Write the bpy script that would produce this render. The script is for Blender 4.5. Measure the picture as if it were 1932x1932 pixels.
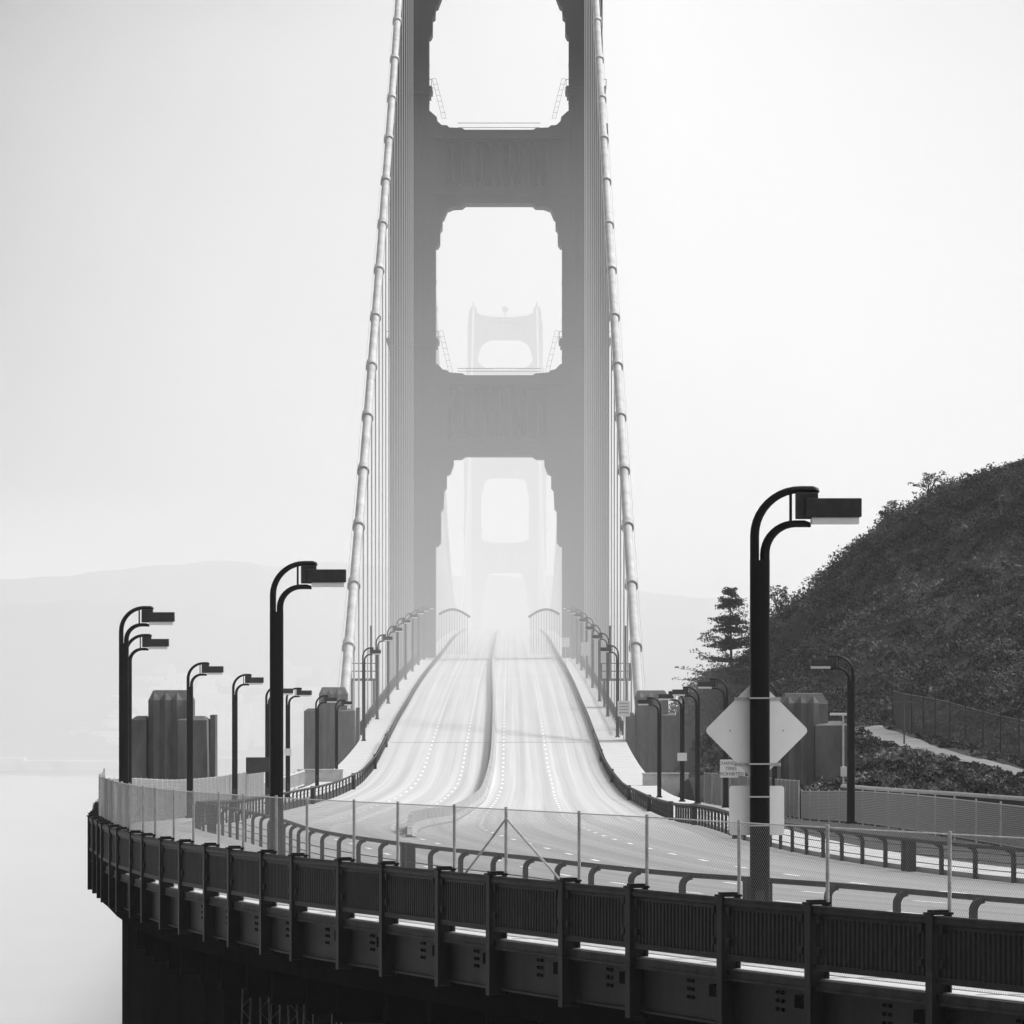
import bpy, math, random
import numpy as np
from mathutils import Vector, Matrix
random.seed(7); rng = np.random.default_rng(7)
for o in list(bpy.data.objects): bpy.data.objects.remove(o)
S = bpy.context.scene
COL = S.collection
HC = 75.0                      # eye height above the water, metres

# ---------------------------------------------------------------- camera, world, sun, exposure
cam = bpy.data.cameras.new("camera"); camo = bpy.data.objects.new("camera", cam); COL.objects.link(camo)
camo.location = (0, 0, HC); camo.rotation_euler = (math.radians(90), 0, 0)
cam.sensor_width = 36; cam.sensor_fit = 'HORIZONTAL'; cam.lens = 36 * 9010 / 1932
cam.shift_y = (1215 - 966) / 1932; cam.shift_x = 6 / 1932
cam.clip_start = 0.5; cam.clip_end = 20000
S.camera = camo
SUN_EL = math.radians(42); SUN_AZ = math.radians(58)       # azimuth from +Y (away from camera) towards +X
w = bpy.data.worlds.new("World"); S.world = w; w.use_nodes = True
nt = w.node_tree; nt.nodes.clear()
sky = nt.nodes.new('ShaderNodeTexSky'); sky.sky_type = 'NISHITA'; sky.sun_disc = False
sky.sun_elevation = SUN_EL; sky.sun_rotation = SUN_AZ; sky.dust_density = 6; sky.air_density = 1.5
bw = nt.nodes.new('ShaderNodeRGBToBW')
# overcast veil: pale sky, vignette greyed into both upper sides, dimmer behind, brighter overhead
tc = nt.nodes.new('ShaderNodeTexCoord'); sep = nt.nodes.new('ShaderNodeSeparateXYZ')
def mth(op, a, b=None, c=None, clamp=False, tree=None):
    n = (tree or nt).nodes.new('ShaderNodeMath'); n.operation = op; n.use_clamp = clamp
    for i, v in enumerate((a, b, c)):
        if v is None: continue
        if isinstance(v, (int, float)): n.inputs[i].default_value = v
        else: (tree or nt).links.new(v, n.inputs[i])
    return n.outputs[0]
nt.links.new(tc.outputs['Generated'], sep.inputs[0])
X_, Y_, Z_ = sep.outputs
VEIL = 10.2
side = mth('MULTIPLY', mth('MAXIMUM', mth('MULTIPLY', mth('ADD', X_, -0.03), -1.0), 0.0), mth('MAXIMUM', mth('MULTIPLY', Z_, 30.0, None, True), 0.15))
veil = mth('SUBTRACT', VEIL, mth('MULTIPLY', side, 62.0))
rgt = mth('MULTIPLY', mth('MAXIMUM', mth('MULTIPLY', mth('SUBTRACT', X_, 0.0), 1.0, None, True), 0.0), mth('MULTIPLY', mth('MULTIPLY', Z_, 8.0, None, True), mth('SUBTRACT', 1.0, mth('MULTIPLY', Z_, 3.5, None, True))))
veil = mth('SUBTRACT', veil, mth('MULTIPLY', rgt, 46.0))
veil = mth('ADD', veil, mth('MULTIPLY', mth('MAXIMUM', mth('SUBTRACT', Z_, 0.14), 0.0), 9.0))
back = mth('MULTIPLY', mth('MAXIMUM', mth('MULTIPLY', Y_, -1.0), 0.0), 4.0)
veil = mth('MAXIMUM', mth('SUBTRACT', veil, back), 1.2)
nt.links.new(sky.outputs[0], bw.inputs[0])
tot = mth('ADD', mth('MULTIPLY', bw.outputs[0], 0.12), veil)
bg = nt.nodes.new('ShaderNodeBackground'); bg.inputs['Strength'].default_value = 0.1
nt.links.new(tot, bg.inputs['Color'])
wo = nt.nodes.new('ShaderNodeOutputWorld'); nt.links.new(bg.outputs[0], wo.inputs[0])
sl = bpy.data.lights.new("sun", 'SUN'); sl.energy = 3.6; sl.angle = math.radians(10)
so = bpy.data.objects.new("sun", sl); COL.objects.link(so)
sd = Vector((math.sin(SUN_AZ) * math.cos(SUN_EL), math.cos(SUN_AZ) * math.cos(SUN_EL), math.sin(SUN_EL)))
so.rotation_euler = sd.to_track_quat('Z', 'Y').to_euler(); so.location = (60, 80, 200)
S.view_settings.view_transform = 'Standard'; S.view_settings.look = 'None'
S.view_settings.exposure = 0.0; S.view_settings.gamma = 1; S.view_settings.use_curve_mapping = False
S.render.engine = 'CYCLES'
cy = S.cycles; cy.volume_bounces = 5; cy.max_bounces = 8; cy.diffuse_bounces = 3; cy.glossy_bounces = 2
cy.transparent_max_bounces = 16; cy.use_denoising = True; cy.volume_max_steps = 64; cy.sample_clamp_indirect = 4

# ---------------------------------------------------------------- helpers
def P(x, y, D):
    """point at distance D seen in direction (x,y)"""
    return Vector(((x - 960) * D / 9010, D, HC - (y - 1215) * D / 9010))
def interp(tab):
    xs = np.array([a for a, b in tab], float); ys = np.array([b for a, b in tab], float)
    # smooth monotone-ish cubic (finite-difference tangents)
    m = np.zeros(len(xs)); d = np.diff(ys) / np.diff(xs)
    m[0] = d[0]; m[-1] = d[-1]
    for i in range(1, len(xs) - 1):
        m[i] = 0 if d[i-1] * d[i] <= 0 else 2 * d[i-1] * d[i] / (d[i-1] + d[i])
    def f(x):
        x = min(max(x, xs[0]), xs[-1]); i = min(int(np.searchsorted(xs, x, 'right')) - 1, len(xs) - 2)
        h = xs[i+1] - xs[i]; t = (x - xs[i]) / h
        return float((2*t**3-3*t**2+1)*ys[i] + (t**3-2*t**2+t)*h*m[i] + (-2*t**3+3*t**2)*ys[i+1] + (t**3-t**2)*h*m[i+1])
    return f
class MB:
    def __init__(s): s.v = []; s.f = []
    def add(s, vs, fs):
        n = len(s.v); s.v += [tuple(v) for v in vs]; s.f += [tuple(i + n for i in f) for f in fs]; return s
    def box(s, x0, x1, y0, y1, z0, z1):
        return s.add([(x0,y0,z0),(x1,y0,z0),(x1,y1,z0),(x0,y1,z0),(x0,y0,z1),(x1,y0,z1),(x1,y1,z1),(x0,y1,z1)],
                     [(0,3,2,1),(4,5,6,7),(0,1,5,4),(1,2,6,5),(2,3,7,6),(3,0,4,7)])
    def frust(s, b, t):   # b,t = (x0,x1,y0,y1,z)
        x0,x1,y0,y1,z0 = b; X0,X1,Y0,Y1,z1 = t
        return s.add([(x0,y0,z0),(x1,y0,z0),(x1,y1,z0),(x0,y1,z0),(X0,Y0,z1),(X1,Y0,z1),(X1,Y1,z1),(X0,Y1,z1)],
                     [(0,3,2,1),(4,5,6,7),(0,1,5,4),(1,2,6,5),(2,3,7,6),(3,0,4,7)])
    def obox(s, a, b, wd, z0a, z1a, z0b=None, z1b=None, off=0.0):
        """box from plan point a to b, width wd across, with z range at both ends"""
        if z0b is None: z0b, z1b = z0a, z1a
        d = Vector((b[0]-a[0], b[1]-a[1])).normalized(); n = Vector((-d.y, d.x))
        q = []
        for p, z0, z1 in ((a, z0a, z1a), (b, z0b, z1b)):
            for sgn in (-1, 1):
                c = (p[0] + n.x*(off + sgn*wd/2), p[1] + n.y*(off + sgn*wd/2))
                q += [(c[0], c[1], z0), (c[0], c[1], z1)]
        return s.add(q, [(0,1,3,2),(4,6,7,5),(0,4,5,1),(2,3,7,6),(1,5,7,3),(0,2,6,4)])
    def tube(s, pts, r, n=8, caps=True, ry=None, up=None):
        pts = [Vector(p) for p in pts]; rs = r if isinstance(r, (list, tuple)) else [r]*len(pts)
        base = len(s.v); prev = None
        for i, p in enumerate(pts):
            t = (pts[min(i+1, len(pts)-1)] - pts[max(i-1, 0)]).normalized()
            u = (up or (Vector((0,1,0)) if abs(t.y) < .8 else Vector((0,0,1))))
            a = u.cross(t).normalized(); b = t.cross(a).normalized()
            for k in range(n):
                an = 2*math.pi*(k+.5)/n
                s.v.append(tuple(p + a*math.cos(an)*rs[i] + b*math.sin(an)*(ry or rs[i])))
        for i in range(len(pts)-1):
            for k in range(n):
                s.f.append((base+i*n+k, base+i*n+(k+1)%n, base+(i+1)*n+(k+1)%n, base+(i+1)*n+k))
        if caps:
            s.f.append(tuple(base+k for k in range(n))[::-1]); s.f.append(tuple(base+(len(pts)-1)*n+k for k in range(n)))
        return s
    def prism(s, poly, y0, y1):   # poly in XZ
        n = len(poly); vs = [(x, y0, z) for x, z in poly] + [(x, y1, z) for x, z in poly]
        return s.add(vs, [tuple(range(n)), tuple(range(2*n-1, n-1, -1))] + [(i, i+n, (i+1)%n+n, (i+1)%n) for i in range(n)])
    def prismz(s, poly, z0, z1):   # poly in XY
        n = len(poly); vs = [(x, y, z0) for x, y in poly] + [(x, y, z1) for x, y in poly]
        return s.add(vs, [tuple(range(n))[::-1], tuple(range(n, 2*n))] + [(i, (i+1)%n, (i+1)%n+n, i+n) for i in range(n)])
    def build(s, name, m, parent=None, loc=None, smooth=False, bevel=0.0):
        me = bpy.data.meshes.new(name); me.from_pydata(s.v, [], s.f); me.update()
        o = bpy.data.objects.new(name, me); COL.objects.link(o); me.materials.append(m)
        if smooth:
            me.shade_smooth()
            try: me.set_sharp_from_angle(angle=math.radians(40))
            except Exception: pass
        if parent: o.parent = parent
        if loc: o.location = loc
        if bevel:
            bv = o.modifiers.new("bevel", 'BEVEL'); bv.width = bevel; bv.segments = 2; bv.limit_method = 'ANGLE'
        return o
def tag(o, label=None, cat=None, group=None, kind=None):
    if label: o["label"] = label
    if cat: o["category"] = cat
    if group: o["group"] = group
    if kind: o["kind"] = kind
    return o
def empty(name, loc=(0,0,0), rz=0):
    o = bpy.data.objects.new(name, None); COL.objects.link(o); o.location = loc; o.rotation_euler = (0,0,rz)
    o.empty_display_size = .3; return o
def copy_tree(o, parent=None):
    c = o.copy(); COL.objects.link(c); c.parent = parent
    for ch in KIDS(o): copy_tree(ch, c)
    return c
def KIDS(o): return [c for c in bpy.data.objects if c.parent == o]

def mat(name, g, rough=.8, var=.0, scale=1.0, bump=0.0, bscale=None, spec=.3, metal=0.0, streak=None, detail=6):
    m = bpy.data.materials.new(name); m.use_nodes = True; t = m.node_tree
    b = t.nodes['Principled BSDF']; b.inputs['Roughness'].default_value = rough
    b.inputs['Specular IOR Level'].default_value = spec; b.inputs['Metallic'].default_value = metal
    b.inputs['Base Color'].default_value = (g, g, g, 1)
    co = t.nodes.new('ShaderNodeTexCoord')
    if var:
        mp = t.nodes.new('ShaderNodeMapping'); t.links.new(co.outputs['Object'], mp.inputs[0])
        if streak: mp.inputs['Scale'].default_value = streak
        n = t.nodes.new('ShaderNodeTexNoise'); n.inputs['Scale'].default_value = scale; n.inputs['Detail'].default_value = detail
        n.inputs['Roughness'].default_value = .62
        t.links.new(mp.outputs[0], n.inputs['Vector'])
        r = t.nodes.new('ShaderNodeValToRGB'); e = r.color_ramp.elements
        lo = g*(1-var); hi = g*(1+var)
        e[0].position = .3; e[0].color = (lo,lo,lo,1); e[1].position = .7; e[1].color = (hi,hi,hi,1)
        t.links.new(n.outputs['Fac'], r.inputs[0]); t.links.new(r.outputs[0], b.inputs['Base Color'])
    if bump:
        n2 = t.nodes.new('ShaderNodeTexNoise'); n2.inputs['Scale'].default_value = bscale or scale*3; n2.inputs['Detail'].default_value = 5
        t.links.new(co.outputs['Object'], n2.inputs['Vector'])
        bm = t.nodes.new('ShaderNodeBump'); bm.inputs['Strength'].default_value = bump; bm.inputs['Distance'].default_value = .05
        t.links.new(n2.outputs['Fac'], bm.inputs['Height']); t.links.new(bm.outputs[0], b.inputs['Normal'])
    return m
M = dict(
    rail=mat("dark_bridge_paint", .011, .6, .5, 1.6, .15, 12, spec=.12, streak=(1,1,.25)),
    post=mat("post_paint", .022, .55, .5, 2.0, .1, 15, streak=(1,1,.3), spec=.08),
    lamp=mat("lamp_paint", .010, .4, .25, 2.0, .05, 20, streak=(1,1,.2), spec=.08),
    head=mat("lamp_head_paint", .045, .5, .25, 3.0, spec=.08),
    diff=mat("lamp_diffuser", .78, .4, .06, 6.0),
    tower=mat("tower_paint", .05, .6, .3, .10, 0, streak=(1.5,1.5,.25), spec=.08),
    cable=mat("cable_paint", .42, .6, .25, .5, streak=(1,1,1)),
    thin=mat("rope_steel", .38, .6),
    conc=mat("pylon_concrete", .12, .9, .42, .7, .3, 6, streak=(1,1,.3), spec=.08),
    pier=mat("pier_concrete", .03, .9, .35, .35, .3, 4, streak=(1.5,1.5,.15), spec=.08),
    para=mat("parapet_concrete", .55, .9, .2, 1.5),
    walk=mat("sidewalk_concrete", .50, .85, .08, .8, .1, 8),
    fascia=mat("fascia_steel", .026, .6, .3, .9, .1, 10, streak=(1,1,.3), spec=.08),
    edge=mat("deck_edge", .05, .7, .4, 2.0, spec=.08),
    under=mat("underside_shade_steel", .006, 1.0, .3, 1.0, spec=0),  # near-black: shade below the deck is put into the colour
    galv=mat("galvanised_steel", .5, .45, .25, 6.0, metal=.4),
    wire=mat("chain_link_wire", .28, .5, metal=.3),
    signw=mat("sign_face", .72, .5, .04, 3.0),
    signb=mat("sign_back_aluminium", .9, .45, .06, 2.0, streak=(1,1,.4)),
    signd=mat("dark_sign_back", .05, .6, .2, 2.0, spec=.08),
    ink=mat("sign_ink", .06, .6),
    band=mat("steel_band", .60, .35, metal=.5),
    bark=mat("bark", .04, .9, .4, 3.0),
    dirt=mat("dirt_road_soil", .17, .95, .25, .35, .5, 2),
    grail=mat("inner_rail_paint", .04, .55, .3, 2.0, spec=.08),
    wood=mat("weathered_wood", .09, .85, .3, 2.0),
)
def leafmat(name, lo, hi, sc=.35):
    m = bpy.data.materials.new(name); m.use_nodes = True; t = m.node_tree; b = t.nodes['Principled BSDF']
    b.inputs['Roughness'].default_value = .8; b.inputs['Specular IOR Level'].default_value = .03
    co = t.nodes.new('ShaderNodeTexCoord'); out = []
    for scale, p0, p1 in ((sc, .40, .68), (.045, .36, .64)):
        n = t.nodes.new('ShaderNodeTexNoise'); n.inputs['Scale'].default_value = scale; n.inputs['Detail'].default_value = 5
        n.inputs['Roughness'].default_value = .65; t.links.new(co.outputs['Object'], n.inputs['Vector'])
        mr = t.nodes.new('ShaderNodeMapRange'); mr.inputs['From Min'].default_value = p0; mr.inputs['From Max'].default_value = p1
        t.links.new(n.outputs['Fac'], mr.inputs[0]); out.append(mr.outputs[0])
    v = mth('MULTIPLY_ADD', mth('MULTIPLY', out[0], mth('MULTIPLY_ADD', out[1], .8, .2, tree=t), tree=t), hi-lo, lo, tree=t)
    cc = t.nodes.new('ShaderNodeCombineColor'); [t.links.new(v, cc.inputs[k]) for k in range(3)]; t.links.new(cc.outputs[0], b.inputs['Base Color'])
    return m
M['leaf'] = leafmat("scrub_leaves", .008, .27, .2)
M['leaf_dry'] = leafmat("dry_scrub_leaves", .03, .34, .4)
M['leaf_big'] = leafmat('shrub_leaves', .008, .2, .25)
M['leaf_tree'] = leafmat("tree_leaves", .02, .08, .8)
M['soil'] = mat("hill_soil", .03, .95, .5, .12, .6, .5, spec=.08)
def brushed(name, base, streaky):
    """carriageway: lengthwise streaks, tyre wear mixed with bands of car light trails, plus grain"""
    m = bpy.data.materials.new(name); m.use_nodes = True; t = m.node_tree; b = t.nodes['Principled BSDF']
    b.inputs['Roughness'].default_value = .7; b.inputs['Specular IOR Level'].default_value = .3
    at = t.nodes.new('ShaderNodeAttribute'); at.attribute_name = 'lane'
    mp = t.nodes.new('ShaderNodeMapping'); mp.inputs['Scale'].default_value = (1.3, .0028, 0); t.links.new(at.outputs['Vector'], mp.inputs[0])
    n = t.nodes.new('ShaderNodeTexNoise'); n.inputs['Scale'].default_value = 1.6; n.inputs['Detail'].default_value = 8; n.inputs['Roughness'].default_value = .65
    t.links.new(mp.outputs[0], n.inputs['Vector'])
    mp2 = t.nodes.new('ShaderNodeMapping'); mp2.inputs['Scale'].default_value = (.35, .02, 0); t.links.new(at.outputs['Vector'], mp2.inputs[0])
    n2 = t.nodes.new('ShaderNodeTexNoise'); n2.inputs['Scale'].default_value = 1.0; n2.inputs['Detail'].default_value = 6
    t.links.new(mp2.outputs[0], n2.inputs['Vector'])
    s = mth('ADD', mth('MULTIPLY', n.outputs['Fac'], .85, tree=t), mth('MULTIPLY', n2.outputs['Fac'], .15, tree=t), tree=t)
    r = t.nodes.new('ShaderNodeValToRGB'); e = r.color_ramp.elements
    lo, hi = base*(1-streaky), base*(1+streaky)  # streak contrast also paints in the light-trail bands
    e[0].position = .36; e[0].color = (lo,lo,lo,1); e[1].position = .64; e[1].color = (hi,hi,hi,1)
    t.links.new(s, r.inputs[0])
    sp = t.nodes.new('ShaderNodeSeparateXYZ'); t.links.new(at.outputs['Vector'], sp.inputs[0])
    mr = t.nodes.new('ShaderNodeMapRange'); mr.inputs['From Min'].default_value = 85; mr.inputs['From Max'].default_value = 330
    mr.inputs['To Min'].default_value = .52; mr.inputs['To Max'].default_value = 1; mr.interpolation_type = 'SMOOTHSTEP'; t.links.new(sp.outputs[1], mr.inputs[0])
    # wheel tracks polished paler than the lane centres
    wv = mth('MULTIPLY', mth('SINE', mth('MULTIPLY', sp.outputs[0], 3.45, tree=t), tree=t), .07, tree=t)
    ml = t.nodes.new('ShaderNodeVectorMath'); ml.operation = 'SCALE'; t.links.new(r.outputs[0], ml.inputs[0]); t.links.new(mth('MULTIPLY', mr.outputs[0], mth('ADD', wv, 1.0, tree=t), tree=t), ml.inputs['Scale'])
    t.links.new(ml.outputs[0], b.inputs['Base Color'])
    return m
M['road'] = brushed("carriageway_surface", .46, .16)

# ---------------------------------------------------------------- plan of the bridge and approach
AX = -1.6                                       # bridge axis
_dz = interp([(30,-5.4),(60,-5.72),(80,-5.93),(90,-6.03),(132,-6.78),(178,-7.5),(200,-7.95),(222,-8.5),(262,-9.7),(305,-10.6),(347,-11.05),(390,-10.5),
              (441,-9.1),(486,-7.8),(531,-6.75),(575,-5.65),(620,-4.75),(665,-3.95),(720,-3.1),(777,-2.3)])
def dz(Y):
    if Y <= 777: return HC + _dz(Y)
    t = (Y - 1417) / 640
    z = HC + 3.9 - 6.2 * t * t
    return z if Y < 2057 else HC - 2.3 - (Y - 2057) * .018
RAIL = [(17.5,57.5),(14.9,62.3),(12.9,66.4),(10.8,70.6),(8.95,74.9),(7.05,79),(5.28,82.8),(3.89,85.9),(2.34,89.8),(1.11,93),(-.32,96.9),(-1.41,100.2),(-2.69,104.2),(-3.75,107.4),(-4.98,111.4),
        (-5.86,114.7),(-6.88,118.8),(-7.69,122.1),(-8.61,126.2),(-9.36,129.5),(-10.17,133.6),(-10.76,136.9),(-11.49,141.1),(-11.98,144.4),(-12.58,148.6),
        (-13.0,152.0),(-13.5,156.1),(-13.95,159.5)]
XLo = interp([(y, x) for x, y in RAIL] + [(170,-14.7),(182,-15.7),(200,-17.15),(215,-18.0),(240,-18.2),(300,-18.1),(330,-17.2),(350,-16.4),(368,-15.2),(392,-14.6),(424,-14.1),(436,-14.0),(2300,-14.0)])
XLi = interp([(50,38),(62,29),(75,18.0),(89,9.6),(97.8,6.5),(105,3.6),(120,.13),(131,-2.5),(149,-6),(165,-7.9),(186,-10.7),(200,-12.6),(215,-13.9),(235,-14.5),(277,-14.6),(320,-13.4),(345,-12.3),(375,-11.2),(400,-11),(2300,-11)])
XRi = interp([(50,95),(70,70),(90,45),(105,29),(120,20.5),(135,14.8),(155,11.2),(172,9.6),(192,8.9),(262,8.9),(320,8.6),(350,8.2),(400,7.8),(2300,7.8)])
XRo = interp([(50,110),(70,85),(90,58),(105,40),(120,29),(135,23),(150,19.6),(165,18),(190,17),(222,16.4),(259,15.9),(287,15.85),(305,14.7),(320,13.2),(345,11.8),(380,11.1),(436,10.8),(2300,10.8)])
ROWS = sorted(set([50+2.5*i for i in range(0, 160)] + [450+6*i for i in range(0, 60)] + [810+20*i for i in range(0, 75)]))
def strip(name, fa, fb, nx, dzo, m, thick=0.0, y0=50, y1=2300, label=None):
    rows = [y for y in ROWS if y0 <= y <= y1]
    vs, fs, lane = [], [], []
    for y in rows:
        a, b = fa(y), fb(y)
        for i in range(nx+1):
            t = i/nx; x = a + (b-a)*t
            vs.append((x, y, dz(y) + dzo)); lane.append((t*22, y))
    for r in range(len(rows)-1):
        for i in range(nx):
            q = r*(nx+1)+i; fs.append((q, q+1, q+nx+2, q+nx+1))
    if thick:
        n = len(vs); k = nx+1
        for y in rows:
            a, b = fa(y), fb(y); vs += [(a, y, dz(y)+dzo-thick), (b, y, dz(y)+dzo-thick)]; lane += [(0, y), (22, y)]
        for r in range(len(rows)-1):
            fs.append((r*k, (r+1)*k, n+2*(r+1), n+2*r)); fs.append((r*k+nx, n+2*r+1, n+2*r+3, (r+1)*k+nx))
            fs.append((n+2*r, n+2*r+2, n+2*r+3, n+2*r+1))
        fs.append(tuple(range(k)) + (n+1, n)) 
    mb = MB(); mb.v = vs; mb.f = fs
    o = mb.build(name, m); o["kind"] = "structure"
    at = o.data.attributes.new('lane', 'FLOAT_VECTOR', 'POINT')
    at.data.foreach_set('vector', np.array([(a, b, 0) for a, b in lane], np.float32).ravel())
    return o
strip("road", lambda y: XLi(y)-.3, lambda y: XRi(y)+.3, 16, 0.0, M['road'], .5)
strip("pavement", lambda y: XLo(y)+.16, lambda y: XLi(y)-.31, 3, .15, M['walk'], .16)
_mix = interp([(50,0),(235,0),(330,1),(2300,1)])
def XRm(y):
    a = XRi(y)+2.9; return a + (XRo(y)-a)*_mix(y)
strip("pavement", lambda y: XRi(y)+.31, XRm, 3, .15, M['walk'], .4)
strip("verge", lambda y: XRm(y)+.01, XRo, 2, .10, mat("verge_asphalt", .06, .95, .3, .5, .3, 4, spec=.08), .4, y1=330)
# deck body under the surface, set in from the fascia
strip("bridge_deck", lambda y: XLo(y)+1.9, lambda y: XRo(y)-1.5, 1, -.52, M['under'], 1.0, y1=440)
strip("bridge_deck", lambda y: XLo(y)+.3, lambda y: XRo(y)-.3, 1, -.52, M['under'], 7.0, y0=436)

# ---------------------------------------------------------------- lane dots
def lane_marks(fracs, y0, y1, step, wd, ln, fa=XLi, fb=XRi):
    mb = MB(); y = y0
    while y < y1:
        for fr in fracs:
            q = []
            for yy in (y, y+ln):
                c = fa(yy) + (fb(yy)-fa(yy))*fr
                q += [(c-wd/2, yy, dz(yy)+.006), (c+wd/2, yy, dz(yy)+.006)]
            mb.add(q, [(0,1,3,2)])
        y += step
    return mb
M['paint'] = mat("road_marking_paint", .88, .6, .05, 2)
mk = lane_marks([.21,.38,.56,.76], 92, 1000, 7.3, .16, 1.9).build("road_marking", M['paint']); tag(mk, kind="structure")
jt = MB()
for yj in (441, 640):
    for k in range(12):
        a = XLi(yj)+(XRi(yj)-XLi(yj))*k/12; b = XLi(yj)+(XRi(yj)-XLi(yj))*(k+1)/12
        jt.add([(a,yj,dz(yj)+.007),(b,yj,dz(yj)+.007),(b,yj+.3,dz(yj+.3)+.007),(a,yj+.3,dz(yj+.3)+.007)], [(0,1,2,3)])
tag(jt.build("road_joint", M['under']), kind="structure")
# pavement joints
pj = MB()
for sidef in ((XLo, XLi), (XRi, XRo)):
    y = 60
    while y < 760:
        a, b = sidef[0](y)+.35, sidef[1](y)-.35
        pj.add([(a,y,dz(y)+.155),(b,y,dz(y)+.155),(b,y+.12,dz(y+.12)+.155),(a,y+.12,dz(y+.12)+.155)], [(0,1,2,3)])
        y += 4.6
tag(pj.build("pavement_joint", mat("joint_dark", .25, .9)), kind="structure")

# ---------------------------------------------------------------- movable median barrier
def med_x(y):
    return AX + interp([(160,-3.2),(185,-2.3),(205,-2.6),(240,-1.9),(300,-1.0),(340,-.3),(420,.15),(777,-.9),(1300,-.9)])(y)
t = empty("median_barrier", (med_x(192), 192, dz(192)))
tag(t, "long low concrete barrier dividing the traffic lanes down the middle of the road", "barrier")
mb = MB(); ys = [192+4*i for i in range(0, 250)]
def jersey(a, b):
    prof = [(-.3,0),(-.3,.1),(-.12,.35),(-.1,.82),(.1,.82),(.12,.35),(.3,.1),(.3,0)]
    n = len(prof); vs = []
    for y in (a, b):
        k = min(1, .12+(y-192)/16)
        for px, pz in prof: vs.append((med_x(y)+px, y, dz(y)+.01+pz*k))
    mb.add(vs, [(i, i+1, n+i+1, n+i) for i in range(n-1)] + [tuple(range(n)), tuple(range(2*n-1, n-1, -1))])
for i in range(len(ys)-1): jersey(ys[i], ys[i+1]-.12)
o = mb.build("barrier_wall", mat("barrier_concrete", .34, .9, .25, .8), t); o.matrix_parent_inverse = Matrix.Translation(-t.location)
def world_child(o, par):
    o.parent = par; o.matrix_parent_inverse = par.matrix_basis.inverted(); return o

# ---------------------------------------------------------------- outer railing of the near curve
def zr(Y): return dz(Y) + .15     # pavement level
railing = empty("bridge_railing", (RAIL[0][0], RAIL[0][1], zr(RAIL[0][1])))
tag(railing, "dark picket bridge railing with heavy posts curving across the foreground above the fascia", "railing")
def kid(mb, name, m, par, **k): return world_child(mb.build(name, m, **k), par)
full = list(RAIL) + [(XLo(y), y) for y in (163.5,167.5,171.5,175.5,179.5,184)]
RH = 1.27
fascia = empty("deck_fascia", (RAIL[0][0], RAIL[0][1], zr(RAIL[0][1])-.6))
tag(fascia, "grey steel fascia plate with bolt clusters along the deck edge under the picket railing", "fascia")
def dirn(i):
    a = full[max(i-1,0)]; b = full[min(i+1,len(full)-1)]
    d = Vector((b[0]-a[0], b[1]-a[1])).normalized(); return d, Vector((-d.y, d.x))   # n points left/outwards (towards camera side)
for i, (x, y) in enumerate(full):
    d, n = dirn(i)
    if n.x > 0: n = -n
    z = zr(y)
    # H-shaped post outside the rail line, reaching down past the fascia
    pm = MB()
    def loc(a, b): return (x + d.x*a + n.x*b, y + d.y*a + n.y*b)
    def pbox(a0, a1, b0, b1, z0, z1):
        q = [loc(a0,b0), loc(a1,b0), loc(a1,b1), loc(a0,b1)]
        pm.prismz(q, z0, z1)
    pbox(-.11, .11, .085, .12, z-1.12, z+RH+.02)      # front flange
    pbox(-.11, .11, -.26, -.225, z-1.10, z+RH+.02)       # back flange
    pbox(-.02, .02, -.224, .084, z-1.12, z+RH+.0)      # web
    pbox(-.11, .11, -.26, .12, z-1.15, z-1.121)
    kid(pm, "post", M['post'], railing)
    pm = MB(); 
    pbox(-.13, .13, -.28, .15, z+RH+.021, z+RH+.06)
    pbox(-.10, .10, -.2, .09, z+RH+.061, z+RH+.10)
    kid(pm, "post_cap", M['rail'], railing)
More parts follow.
